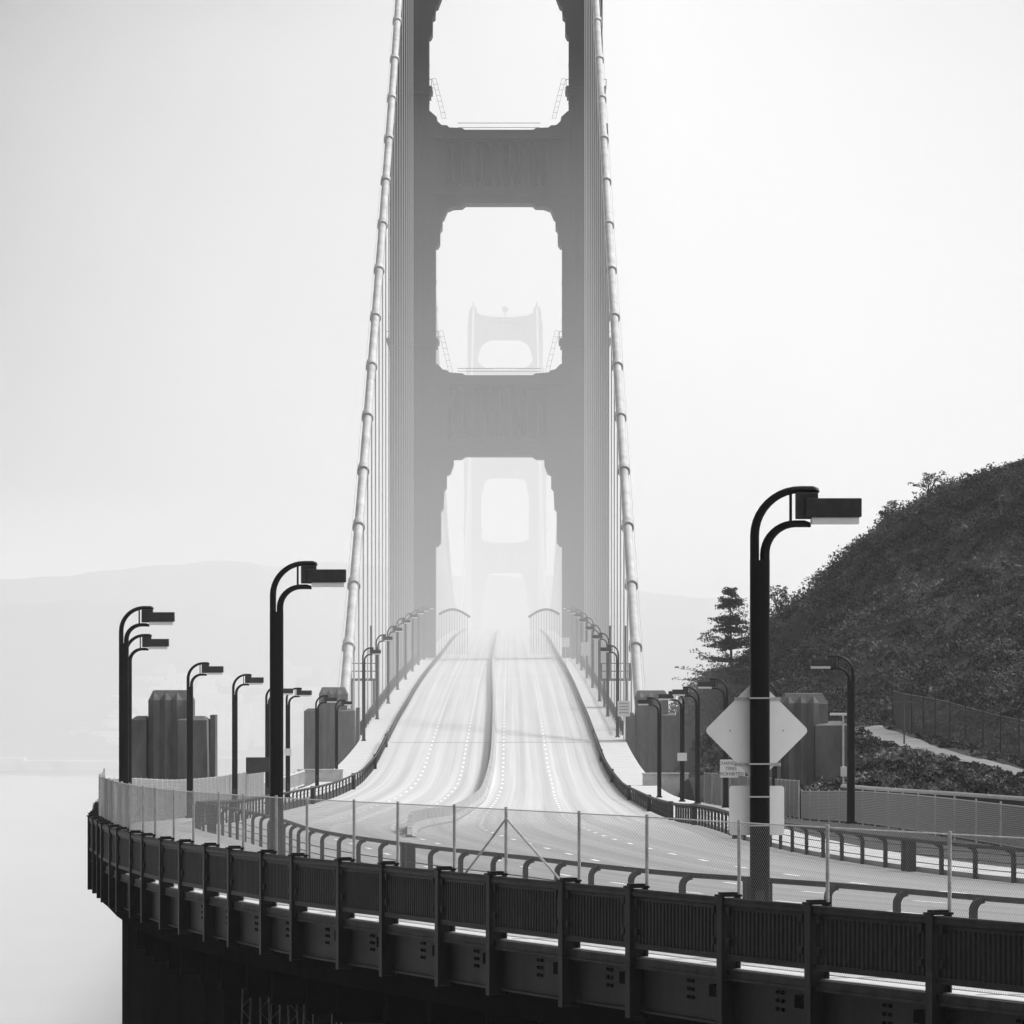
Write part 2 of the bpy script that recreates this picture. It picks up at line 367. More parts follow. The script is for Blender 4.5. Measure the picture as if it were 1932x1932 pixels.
    # bracket block behind fascia gap
for i in range(len(full)-1):
    a, b = full[i], full[i+1]; d = Vector((b[0]-a[0], b[1]-a[1])); L = d.length; d.normalize()
    A = (a[0]+d.x*.12, a[1]+d.y*.12); B = (b[0]-d.x*.12, b[1]-d.y*.12)
    za, zb = zr(a[1]), zr(b[1])
    pn = MB()
    kid(MB().tube([(A[0],A[1],za+RH-.075),(B[0],B[1],zb+RH-.075)], .088, 14), 'top_rail', M['post'], railing, smooth=True)  # lighter colour than the pickets paints in the tube's top light
    pn.obox(A, B, .12, za+.16, za+.26, zb+.16, zb+.26)
    pn.obox(A, B, .10, za+RH-.2, za+RH-.15, zb+RH-.2, zb+RH-.15)
    k = int(L/.165)
    for j in range(k):
        t0 = (j+.5)/k; c = (A[0]+(B[0]-A[0])*t0, A[1]+(B[1]-A[1])*t0); z = za+(zb-za)*t0
        e0 = (c[0]-d.x*.038, c[1]-d.y*.038); e1 = (c[0]+d.x*.038, c[1]+d.y*.038)
        pn.obox(e0, e1, .07, z+.261, z+RH-.201)
    for t0 in (.055, .945):
        for zz in (.42, .98):
            c = (A[0]+(B[0]-A[0])*t0, A[1]+(B[1]-A[1])*t0); z = za+(zb-za)*t0+zz
            pn.obox((c[0]-d.x*.05,c[1]-d.y*.05),(c[0]+d.x*.05,c[1]+d.y*.05), .06, z, z+.13, off=.07)
    kid(pn, "picket_panel", M['rail'], railing, smooth=False)
    # fascia plate, set back from the post fronts; flange on top; bolts as small dark discs
    fp = MB()
    fp.obox(a, b, .04, za-1.0, za-.215, zb-1.0, zb-.215, off=-.20)
    fp.obox(a, b, .14, za-1.05, za-1.001, zb-1.05, zb-1.001, off=-.18)
    for r_ in range(3):
        for c_ in range(2):
            c0 = (a[0]+d.x*(L*.42+c_*.2), a[1]+d.y*(L*.42+c_*.2)); z = za+(zb-za)*.45
            fp.obox(c0, (c0[0]+d.x*.08, c0[1]+d.y*.08), .03, z-.66+r_*.15, z-.60+r_*.15, off=-.164)
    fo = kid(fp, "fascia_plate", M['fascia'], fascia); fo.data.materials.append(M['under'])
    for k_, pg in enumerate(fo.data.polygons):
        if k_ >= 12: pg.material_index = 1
    fl = MB(); fl.obox(a, b, .24, za-.214, za-.165, zb-.214, zb-.165, off=-.12); fl.obox(a, b, .10, za-.166, za-.02, zb-.166, zb-.02, off=-.08)
    kid(fl, "edge_beam", M['edge'], fascia)
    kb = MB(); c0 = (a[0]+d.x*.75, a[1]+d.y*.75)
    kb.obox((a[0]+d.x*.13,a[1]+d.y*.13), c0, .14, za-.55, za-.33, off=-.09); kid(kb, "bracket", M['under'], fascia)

# lower girder and truss bents below the near deck
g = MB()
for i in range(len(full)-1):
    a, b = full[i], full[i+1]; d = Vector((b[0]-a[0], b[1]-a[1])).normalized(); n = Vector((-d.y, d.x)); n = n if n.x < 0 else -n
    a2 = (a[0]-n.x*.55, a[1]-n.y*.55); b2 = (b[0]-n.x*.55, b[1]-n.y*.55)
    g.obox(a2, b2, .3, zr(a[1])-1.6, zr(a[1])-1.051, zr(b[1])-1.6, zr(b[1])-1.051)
tag(g.build("deck_girder", M['under']), "steel girder directly below the fascia plate, its black colour standing for shade", "girder")  # shade is part of the girder's black colour

# added black wall and shade-black floor beams make the darkness below the deck
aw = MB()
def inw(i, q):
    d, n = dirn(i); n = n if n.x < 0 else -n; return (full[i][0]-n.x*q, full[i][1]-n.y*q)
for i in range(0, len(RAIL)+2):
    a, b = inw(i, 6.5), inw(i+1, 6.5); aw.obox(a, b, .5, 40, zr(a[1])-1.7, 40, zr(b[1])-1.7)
aw.box(-9.748,-7.6,164,168,40,zr(165)-2.3)  # black filler added to close the bright gap beside the pier
tag(aw.build("underdeck_shade_wall", M['under']), "added black wall standing in for the shade under the approach deck", "wall")
cbt = empty("deck_bracing", (0, 100, HC-7.5)); tag(cbt, "steel floor beams behind the fascia, black with painted-in shade", "bracing")
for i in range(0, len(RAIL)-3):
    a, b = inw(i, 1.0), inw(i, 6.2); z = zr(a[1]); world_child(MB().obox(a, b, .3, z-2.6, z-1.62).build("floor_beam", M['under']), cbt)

# ---------------------------------------------------------------- terrain (height field through control points)
def rel(X, Y, z): return (X, Y, HC + z)
CP = [rel(*c) for c in [
    (0,-30,-1.7),(40,-30,-1),(-40,-30,-6),(0,0,-1.75),(0,8,-2.0),(0,20,-3.6),(0,32,-6.2),(0,50,-9.5),(0,80,-13),(25,20,-3.5),(25,45,-9),(60,30,-7),(60,80,-9),(-15,20,-9),(-15,60,-24),(-12,100,-26),(-40,0,-20),(-40,60,-60),
    (10,60,-10.5),(10,100,-13),(25,110,-9.5),(25,150,-10),(0,120,-15),(0,160,-15.5),(-8,150,-20),(-12,150,-30),(0,200,-15.5),(0,260,-15),(0,330,-15.5),(0,400,-17),(10,200,-14),(10,300,-14),(-8,200,-16),(-12,220,-16.5),(-14,260,-17.5),(-15.5,300,-18),(-15,350,-20),(-14,400,-26),
    (-19,200,-40),(-21,260,-45),(-22,320,-45),(-22,380,-52),(-28,200,-77),(-30,300,-78),(-30,400,-80),(-60,200,-84),(-60,400,-84),(-120,100,-84),(-120,300,-84),
    (0,450,-40),(0,500,-80),(-20,450,-76),(-60,520,-84),(6,480,-60),(0,600,-84),
    (18,180,-9.4),(19,222,-10),(18,260,-11),(17,330,-12.5),(17,400,-13),(40,150,-8.5),(60,150,-7),(90,120,-4)]]
def cpx(x, y, D): p = P(x, y, D); CP.append((p.x, p.y, p.z))
for x, y, D in [(1932,868,520),(1850,902,520),(1750,948,520),(1690,985,520),(1620,1030,520),(1560,1078,515),(1470,1140,510),(1400,1222,500),(1330,1262,495),(1290,1292,490),(1268,1325,486),
                (2150,760,530),(2400,660,540),(2800,560,560),
                (2200,1000,430),(1932,1100,430),(1700,1160,430),(1550,1230,430),(1450,1290,430),(1360,1350,430),(1300,1420,430),(1262,1470,432),
                (2200,1240,365),(1932,1330,378),(1800,1335,392),(1700,1335,405),(1640,1345,412),(1655,1395,394),(1720,1408,367),(1765,1420,358),(1822,1438,348),(1888,1456,338),(1962,1478,328),(1560,1390,390),(1480,1430,380),(1380,1460,370),
                (1932,1462,318),(1850,1436,328),(1780,1415,338),(1700,1405,352),(1660,1388,368),(1640,1372,380),(2100,1500,300),
                (1932,1500,280),(1800,1478,280),(1700,1470,285),(1640,1465,290),
                (1932,1540,240),(1750,1535,240),(1650,1530,250),(2200,1560,220)]: cpx(x, y, D)
for X, Y, z in [(20,620,-40),(60,640,0),(110,640,25),(30,800,-80),(100,800,-30),(200,650,60),(260,500,60),(200,350,30),(130,300,10),(250,800,20),(0,900,-84),(100,1000,-84),(300,1100,-84),(300,200,0),(300,0,0),(-120,-30,-40),(100,-30,0),(-120,600,-84),(-120,1000,-84)]:
    CP.append(rel(X, Y, z))
CPa = np.array(CP, float); nC = len(CPa)
rd = [(1636,1374,382,7.5),(1655,1382,370,7.0),(1690,1398,352,6.4),(1740,1412,340,4.8),(1800,1428,331,3.2),(1870,1446,322,3.0),(1932,1462,315,3.0),(2010,1480,306,3),(2120,1502,296,3)]
def _rz(y, D): return HC-(y-1215)*D/9010
TRK = np.array([((rd[i][0]+(rd[i+1][0]-rd[i][0])*f-960)*(rd[i][2]+(rd[i+1][2]-rd[i][2])*f)/9010, rd[i][2]+(rd[i+1][2]-rd[i][2])*f, _rz(rd[i][1]+(rd[i+1][1]-rd[i][1])*f, rd[i][2]+(rd[i+1][2]-rd[i][2])*f)) for i in range(len(rd)-1) for f in (0,.2,.4,.6,.8)])
def dist(A, B): return np.sqrt(((A[:, None, :] - B[None, :, :])**2).sum(-1) + 9.0)
Am = np.zeros((nC+3, nC+3)); Am[:nC,:nC] = dist(CPa[:,:2], CPa[:,:2]); Am[:nC,nC] = 1; Am[:nC,nC+1:] = CPa[:,:2]; Am[nC:,:nC] = Am[:nC,nC:].T
Am[:nC,:nC] -= np.eye(nC)*.0
sol = np.linalg.solve(Am, np.concatenate([CPa[:,2], np.zeros(3)]))
def terr(XY):
    XY = np.asarray(XY, float).reshape(-1, 2); out = np.zeros(len(XY))
    for i in range(0, len(XY), 20000):
        q = XY[i:i+20000]; out[i:i+20000] = dist(q, CPa[:,:2]) @ sol[:nC] + sol[nC] + q @ sol[nC+1:]
    dd = np.hypot(XY[:,None,0]-TRK[None,:,0], (XY[:,None,1]-TRK[None,:,1])/2.4); kk = dd.argmin(1); dm = dd.min(1)
    wt = np.clip((7.5-dm)/4.5, 0, 1); wt = wt*wt*(3-2*wt); out = out*(1-wt) + TRK[kk,2]*wt
    # the crest of the headland, as (bearing, rise over distance); ground behind it stays below
    br = (XY[:,0])/np.maximum(XY[:,1],1)*9010+960
    sy = np.interp(br, [1180,1262,1290,1330,1400,1470,1560,1620,1690,1750,1850,1932,2150,2400,2800], [1900,1345,1302,1268,1228,1140,1078,1030,980,945,897,866,770,690,600])
    lim = HC - (sy-1215)*XY[:,1]/9010 - 1.4
    return np.where((XY[:,1] > 330) & (br > 1180), np.minimum(out, lim), out)
xs = np.concatenate([np.arange(-130,-40,6), np.arange(-40,75,1.4), np.arange(75,300,6)]); ys_ = np.concatenate([np.arange(-28,560,3.0), np.arange(560,1000,15)])
GX, GY = np.meshgrid(xs, ys_); GZ = terr(np.stack([GX.ravel(), GY.ravel()], 1)).reshape(GX.shape)
bumpn = (np.sin(GX*.31+1.3*np.sin(GY*.11))*np.cos(GY*.17+.8*np.sin(GX*.23)))*.35*np.clip((GY-380)/60,0,1) + 1.1*np.sin(GX*.12+GY*.035)*np.cos(GY*.06-GX*.05)*np.clip((GY-380)/60,0,1)
inside = np.zeros_like(GX, bool)
for j in range(GX.shape[0]):
    yy = float(GY[j,0])
    if yy < 50: lo_, hi_ = 1e9, -1e9
    else: lo_, hi_ = XLo(yy)-1.5, XRo(yy)+1.0
    for i in range(GX.shape[1]):
        if lo_ < GX[j,i] < hi_:
            GZ[j,i] = min(GZ[j,i], dz(yy) - (2.9 if yy < 440 else 9))
GZ = np.where((GX > 17) & (GY > 230), GZ + bumpn, GZ); GZ = np.maximum(GZ, -9.0)
ny, nx = GX.shape; idx = np.arange(ny*nx).reshape(ny, nx)
mb = MB(); mb.v = list(map(tuple, np.stack([GX.ravel(), GY.ravel(), GZ.ravel()], 1)))
mb.f = list(map(tuple, np.stack([idx[:-1,:-1], idx[:-1,1:], idx[1:,1:], idx[1:,:-1]], -1).reshape(-1, 4).tolist()))
tag(mb.build("hill", M['soil'], smooth=True), kind="structure")
def gz(x, y):
    return float(terr([(x, y)])[0]) + (.35*min(1,max(0,(y-380)/60))*math.sin(x*.31+1.3*math.sin(y*.11))*math.cos(y*.17+.8*math.sin(x*.23)) + 1.1*math.sin(x*.12+y*.035)*math.cos(y*.06-x*.05)*min(1,max(0,(y-380)/60)) if x > 17 and y > 230 else 0)

# water reaching to the far shore, and the seabed plain under it
wm = mat("bay_water", .52, .25, .12, .02, .5, .12, spec=.5, streak=(1,1,1))
mb = MB(); mb.add([(-3500,-20,0),(3500,-20,0),(3500,7400,0),(-3500,7400,0)], [(0,1,2,3)])
tag(mb.build("water", wm), kind="structure")

# far shore and hills across the bay
def ridge(name, D, pts, depth, m, base=0.4, seedk=1, rough=3):
    """a ridge line (X, z) extruded to a real sloping body"""
    mb = MB(); rows = 14; cols = 160
    X0, X1 = pts[0][0], pts[-1][0]; f = interp(pts); vs = []
    r_ = np.random.default_rng(seedk); ph = r_.random(12)*6.28
    for j in range(rows+1):
        t = j/rows
        for i in range(cols+1):
            X = X0 + (X1-X0)*i/cols
            h = f(X) + rough*sum(math.sin(X*.01*(k+1)*1.7+ph[k]+t*3)/(k+1) for k in range(8))
            prof = math.sin(min(t/.6, 1)*math.pi/2)**1.2 if t < .6 else math.cos((t-.6)/.4*math.pi/2)
            vs.append((X, D + depth*t + 25*math.sin(X*.013+ph[3]), base + max(h, .5)*prof - (2 if t in (0,1) else 0)))
    c = cols+1
    mb.add(vs, [(j*c+i, j*c+i+1, (j+1)*c+i+1, (j+1)*c+i) for j in range(rows) for i in range(cols)])
    o = mb.build(name, m, smooth=True); return tag(o, kind="structure")
farm = mat("far_woodland", .07, .95, .4, .01)
def RX(x, D): return (x-960)*D/9010
def RZ(y, D): return HC-(y-1215)*D/9010
ridge("shore", 2700, [(RX(-700,2700),6),(RX(0,2700),7),(RX(500,2700),8),(RX(900,2700),7),(RX(1400,2700),9),(RX(2600,2700),8)], 500, farm, seedk=2, rough=1.2)
D = 3700
ridge("hills", 3300, [(RX(-700,D),60),(RX(0,D),RZ(1150,D)),(RX(260,D),RZ(1130,D)),(RX(500,D),RZ(1165,D)),(RX(800,D),RZ(1150,D)),(RX(1300,D),RZ(1180,D)),(RX(2600,D),RZ(1150,D))], 700, farm, seedk=3)
D = 5200
ridge("hills", 4700, [(RX(-700,D),110),(RX(-100,D),RZ(1100,D)),(RX(60,D),RZ(1086,D)),(RX(250,D),RZ(1068,D)),(RX(500,D),RZ(1066,D)),(RX(640,D),RZ(1060,D)),(RX(800,D),RZ(1075,D)),(RX(1100,D),RZ(1100,D)),(RX(1300,D),RZ(1125,D)),(RX(2600,D),RZ(1150,D))], 900, farm, seedk=5)
# pale buildings scattered on the far shore
mb = MB()
for _ in range(520):
    t_ = .02 + .3*rng.beta(1.2, 3); Yb = 3300+700*t_+18; x = rng.choice([rng.normal(60,60), rng.normal(330,90), rng.uniform(-150,760)]); X = RX(x, Yb)
    zb = (RZ(1140,3700)-5)*math.sin(t_/.6*math.pi/2)**1.2
    mb.box(X, X+rng.uniform(5, 20), Yb-12, Yb+6, zb-3, zb+rng.uniform(3, 7))
for _ in range(9):
    x = rng.uniform(-150, 740); X = RX(x, 2745); mb.box(X, X+rng.uniform(10, 60), 2740, 2760, 2, 5+rng.uniform(2, 5))
o = mb.build("far_town", mat("pale_town", .6, .8, .3, .02)); tag(o, "hazy scatter of pale low buildings on the far shore across the water", "town", kind="stuff")

# ---------------------------------------------------------------- towers
TC = AX                                    # local tower origin is at road level on the axis
def ux(zx): return ((650+zx/2.576)*.92 - 941.5)/11.6
def uz7(zy): return (1215-(zy*.3571))/11.6 + 2.3       # height above road level at the tower
def uz8(zy): return (1215-(644+zy*.3571))/11.6 + 2.3
def make_tower(Y):
    t = empty("bridge_tower", (TC, Y, HC-2.3))
    H = 152.0
    tiers = [(-75+2.3-1.5, -8, 13.65, 5.6, 5.2, 15.5), (-8, 45.0, 13.65, 4.02, 3.38, 12.5), (45.0, 86.5, 13.65, 4.02, 3.38, 11.5), (86.5, 121, 13.65, 3.15, 2.3, 9.5), (121, 141, 13.65, 2.5, 1.9, 8.0), (141, 145.5, 13.65, 2.0, 1.6, 7.0)]
    for s in (-1, 1):
        leg = MB()
        for z0, z1, c, wo, wi, dp in tiers:
            xo, xi = s*(c+wo), s*(c-wi); wd = wo+wi
            def bx(f0, f1, y0, y1, za=z0, zb=z1, mbb=leg):
                a = xo + (xi-xo)*f0; b = xo + (xi-xo)*f1
                mbb.box(min(a,b), max(a,b), y0, y1, za, zb)
            bx(0, 1, -dp/2+1.6, dp/2-1.6)
            bx(.02, .80, -dp/2+.8, -dp/2+1.599); bx(.02, .80, dp/2-1.599, dp/2-.8)
            bx(.22, .66, -dp/2, -dp/2+.799); bx(.22, .66, dp/2-.799, dp/2)
            zs_ = z0+4
            while zs_ < z1-1 and z0 > -10:
                leg.box(min(xo,xi)-.04, max(xo,xi)+.04, -dp/2+1.52, dp/2-1.52, zs_, zs_+.14); bx(.215, .665, -dp/2-.10, -dp/2-.001, zs_, zs_+.14); zs_ += 6.1
            # vertical flutes on the outer shoulder and the buttress
            for k in range(6):
                f = .03 + k*.034
                bx(f, f+.014, -dp/2+.64, -dp/2+.798, z0, z1-.01)
            for k in range(8):
                f = .24 + k*.052
                bx(f, f+.016, -dp/2-.12, -dp/2-.002, z0, z1-.02)
        lg = leg.build("leg", M['tower'], t)
        for zc in (51.2, 92.0):
            lb = MB(); wo, wi = (4.02, 3.38) if zc < 60 else (3.15, 2.3)
            a, b = s*(13.65+wo+.55), s*(13.65-wi-.5)
            lb.box(min(a,b), max(a,b), -6.9 if zc < 60 else -5.9, 6.9 if zc < 60 else 5.9, zc, zc+.45)
            lb.box(min(a,b)+.25, max(a,b)-.25, -6.5 if zc < 60 else -5.5, 6.5 if zc < 60 else 5.5, zc-.7, zc-.001)
            pl = lb.build("platform", M['tower'], t)
            hr = MB()
            for yy in (-6.6, 6.6) if zc < 60 else (-5.7, 5.7):
                hr.tube([(a,yy,zc+1.5),(b,yy,zc+1.5)], .05, 5)
                for k in range(5): q = a+(b-a)*k/4; hr.tube([(q,yy,zc+.45),(q,yy,zc+1.5)], .045, 5)
            world = hr.build("handrail", M['tower'], pl)
            ld = MB(); xx = s*(13.65-wi-.55)
            zb = zc-14.5 if zc < 60 else zc-15.5
            zb = 46.3 if zc < 60 else 87.4
            for q in (0, .62):
                ld.tube([(xx-s*q-s*1.6, -4, zb),(xx-s*q, -4, zc+1.8)], .032, 4)
            for k in range(8):
                f = k/7; ld.tube([(xx-s*1.6*(1-f)-0, -4, zb+(zc+1.8-zb)*f),(xx-s*1.6*(1-f)-s*.62, -4, zb+(zc+1.8-zb)*f)], .03, 4)
            ld.build("ladder", M['tower'], t)
        sd_ = MB(); sd_.frust((s*13.65-1.6,s*13.65+1.6,-3,3,145.5),(s*13.65-1.2,s*13.65+1.2,-2.4,2.4,147.4)); sd_.tube([(s*13.65,0,147.4),(s*13.65,0,150)], [.45,.15], 8)
        sd_.build("saddle_housing", M['tower'], t)
    def sym(left):   # left outline from top to bottom (x,z) closed to a strut outline
        return left
    # strut B (upper edge with stepped corners, lower edge with the long brackets)
    def strut(topL, botL, dep, name="strut"):
        """topL: left half of the upper edge from the leg inwards, botL: left half of the lower edge from the centre outwards"""
        poly = [(x, z) for x, z in topL] + [(-x, z) for x, z in reversed(topL)] + [(-x, z) for x, z in reversed(botL)] + [(x, z) for x, z in botL]
        # order: top left->right, then bottom right->left
        top = topL + [(-x, z) for x, z in reversed(topL)]
        bot = [(-x, z) for x, z in botL] ; bot = list(reversed([(x, z) for x, z in botL]))
        poly = top + [(-x, z) for x, z in botL[::-1]] + botL
        return poly
    def legx(z): return -10.2 if z < 86.5 else -11.3
    # openings traced from the stepped art-deco corners, heights above the road
    tops = {
      'B': [(ux(600),uz8(110)),(ux(642),uz8(130)),(ux(665),uz8(155)),(ux(690),uz8(160)),(ux(700),uz8(172)),(ux(770),uz8(176)),(ux(785),uz8(186))],
      'A': [(ux(570),uz7(590)),(ux(601),uz7(600)),(ux(635),uz7(630)),(ux(638),uz7(652)),(ux(660),uz7(672)),(ux(690),uz7(674)),(ux(700),uz7(685)),(ux(768),uz7(688)),(ux(782),uz7(697))]}
    bots = {
      'B': [(ux(785),uz8(608)),(ux(765),uz8(622)),(ux(722),uz8(623)),(ux(721),uz8(655)),(ux(705),uz8(700)),(ux(686),uz8(708)),(ux(685),uz8(775)),(ux(672),uz8(790)),(ux(668),uz8(885)),(ux(656),uz8(900)),(ux(655),uz8(1065)),(ux(639),uz8(1085)),(ux(600),uz8(1086))],
      'A': [(ux(785),uz7(1083)),(ux(768),uz7(1098)),(ux(722),uz7(1100)),(ux(690),uz7(1112)),(ux(670),uz7(1158)),(ux(663),uz7(1162)),(ux(662),uz7(1210)),(ux(651),uz7(1225)),(ux(650),uz7(1290)),(ux(638),uz7(1310)),(ux(600),uz7(1311))]}
    # each upper strut repeats the shape of strut A, narrower
    zA = uz7(697); zAb = uz7(1083)
    def shift(lst, dz_, dx): return [(x-dx, z+dz_) for x, z in lst]
    tops['C'] = [(-12.0, 124), (-11.3, 123.5), (-10.1, 122), (-8.2, 121), (-5.5, 120.6), (-5.0, 120.2)]
    bots['C'] = [(-5.2,111.5),(-6.5,111),(-8,110.3),(-8.7,109),(ux(655),uz7(0)),(ux(640),uz7(40)),(ux(628),uz7(45)),(ux(625),uz7(95)),(ux(612),uz7(105)),(ux(611),uz7(185)),(ux(600),uz7(205)),(ux(570),uz7(206))]
    tops['D'] = [(-12.2,145),(-11.6,144.6),(-10.4,143.9),(-8.5,143.4),(-5.5,143.2),(-5,143)]
    bots['D'] = [(-6,133.2),(-8.5,132.2),(-10.2,130.6),(-11.0,128.5),(-11.5,126),(-12.2,125.8)]
    for key, dep in (('B',8.4),('A',7.4),('C',6.4),('D',5.6)):
        top, bot = tops[key], bots[key]
        zt = top[-1][1]; zb_ = bot[0][1]
        poly = top + [(-x, z) for x, z in reversed(top)] + [(-x, z) for x, z in reversed(bot)] 
        # walk: top L->R ; down right ; bottom R outer->centre ; centre->L outer
        poly = top + [(-x, z) for x, z in reversed(top)] + [(-x, z) for x, z in reversed(bot)] + bot
        st = MB().prism(poly, -dep/2, dep/2).build("strut", M['tower'], t)
        re = MB(); xl = legx(zt)-.5; fr = -dep/2
        lo_, hi_ = zb_+1.2, zt-1.0
        re.box(xl, -xl, fr-.45, fr-.002, hi_-.7, hi_)                 # upper moulding
        re.box(xl, -xl, fr-1.3, fr-.452, hi_-.45, hi_-.0)
        re.box(xl, -xl, fr-.45, fr-.002, lo_, lo_+.8)
        re.box(xl, -xl, fr-1.3, fr-.452, lo_+.1, lo_+.5)
        hh0, hh1 = lo_+1.6, hi_-1.1
        for k in range(11):                                            # chevron flutes
            cx = -7.6 + k*1.52
            re.add([(cx-.70,fr-.001,hh0),(cx+.30,fr-.001,hh0),(cx+.1,fr-1.9,hh0+.6),(cx-.70,fr-.001,hh1),(cx+.30,fr-.001,hh1),(cx+.1,fr-1.9,hh1-.6)],
                   [(0,1,2),(3,5,4),(0,2,5,3),(1,4,5,2),(0,3,4,1)])
        re.build("relief", M['tower'], st)
        hr = MB()
        for yy in (-dep/2+.3, dep/2-.3):
            hr.tube([(xl+4, yy, zt+1.1), (-xl-4, yy, zt+1.1)], .05, 5)
        hr.build("handrail", M['tower'], st)
    bc = MB(); bc.tube([(0,0,143),(0,0,145.4)], .3, 8); 
    for k in range(6):
        a0, a1 = math.pi*k/6-math.pi/2, math.pi*(k+1)/6-math.pi/2
        n = 12; r0, r1 = 1.4*math.cos(a0), 1.4*math.cos(a1); z0, z1 = 146.4+1.4*math.sin(a0), 146.4+1.4*math.sin(a1)
        vs = [(r0*math.cos(2*math.pi*j/n), r0*math.sin(2*math.pi*j/n), z0) for j in range(n)] + [(r1*math.cos(2*math.pi*j/n), r1*math.sin(2*math.pi*j/n), z1) for j in range(n)]
        bc.add(vs, [(j, (j+1)%n, n+(j+1)%n, n+j) for j in range(n)])
    bc.build("beacon", M['tower'], t)
    return t
tw = make_tower(777)
tag(tw, "huge near bridge tower with ribbed legs and stepped portals rising out of the frame", "bridge tower", "towers of the suspension bridge")
tw2 = copy_tree(tw); tw2.location.y = 2057
tag(tw2, "faint far bridge tower almost lost in fog, seen through the portals of the near tower", "bridge tower", "towers of the suspension bridge")
pr = MB(); pr.prismz([(AX+22*math.cos(a)*1.0, 777+16*math.sin(a)) for a in [i*math.pi/8 for i in range(16)]], -3, 13)
tag(pr.build("tower_pier", M['conc']), "concrete pier standing in the water under the near bridge tower", "pier")

# ---------------------------------------------------------------- main cables with bands and suspender ropes
TOPZ = HC - 2.3 + 147.5
def cabz(Y):
    if Y <= 777:
        # side span: straight-ish with a small sag
        a, b = (441, HC-6.2), (777, TOPZ); t = (Y-a[0])/(b[0]-a[0])
        return a[1] + (b[1]-a[1])*t - 4*5.0*t*(1-t)
    t = (Y-1417)/640
    return HC + 8.5 + (TOPZ - HC - 8.5)*t*t
for s, wh in ((-1, "left"), (1, "right")):
    X = AX + s*13.7
    t = empty("main_cable", (X, 441, cabz(441)))
    tag(t, "thick suspension cable with clamped bands climbing past the %s leg of the near bridge tower" % wh, "cable", "main cables of the suspension bridge")
    ysd = [441+ (777-441)*i/40 for i in range(41)] + [777+1280*i/80 for i in range(1, 81)] + [2057+343*i/10 for i in range(1, 11)]
    pts = []
    for y in ysd:
        if y <= 2057: pts.append((X, y, cabz(y)))
        else: pts.append((X, y, TOPZ - (TOPZ-HC-2)*(y-2057)/343))
    world_child(MB().tube(pts, .46, 12, up=Vector((0,0,1))).build("cable", M['cable'], smooth=True), t)
    hs = MB()
    for q in (-.55, .55): hs.tube([(X+q, p[1], p[2]+1.15) for p in pts[:42]], .03, 4, up=Vector((0,0,1)))
    world_child(hs.build("hand_rope", M['thin']), t)
    yl = [456.5+15.24*i for i in range(0, 21)] + [792+15.24*i for i in range(0, 83)]
    for y in yl:
        z = cabz(y); sl_ = Vector((0, 1, (cabz(y+1)-z))).normalized()
        c = Vector((X, y, z))
        if y < 777 or y < 1000:
            bd = MB(); bd.tube([c - sl_*.75, c + sl_*.75], .60, 12, up=Vector((0,0,1)))
            bd.tube([c - sl_*.85, c - sl_*.72], .68, 12, up=Vector((0,0,1))); bd.box(X-.12, X+.12, y-.4, y+.4, z-1.05, z-.5)
            world_child(bd.build("cable_band", M['cable'], smooth=True), t)
    n_ = 0
    for y in yl:
        z = cabz(y)
        if z - dz(y) > 2 and n_ < 98:
            sp = MB()
            for dy in (-.35, .35): sp.tube([(X+.0, y+dy, z), (X, y+dy, dz(y)-1)], .075, 5)
            world_child(sp.build("suspender_rope", M['thin']), t); n_ += 1

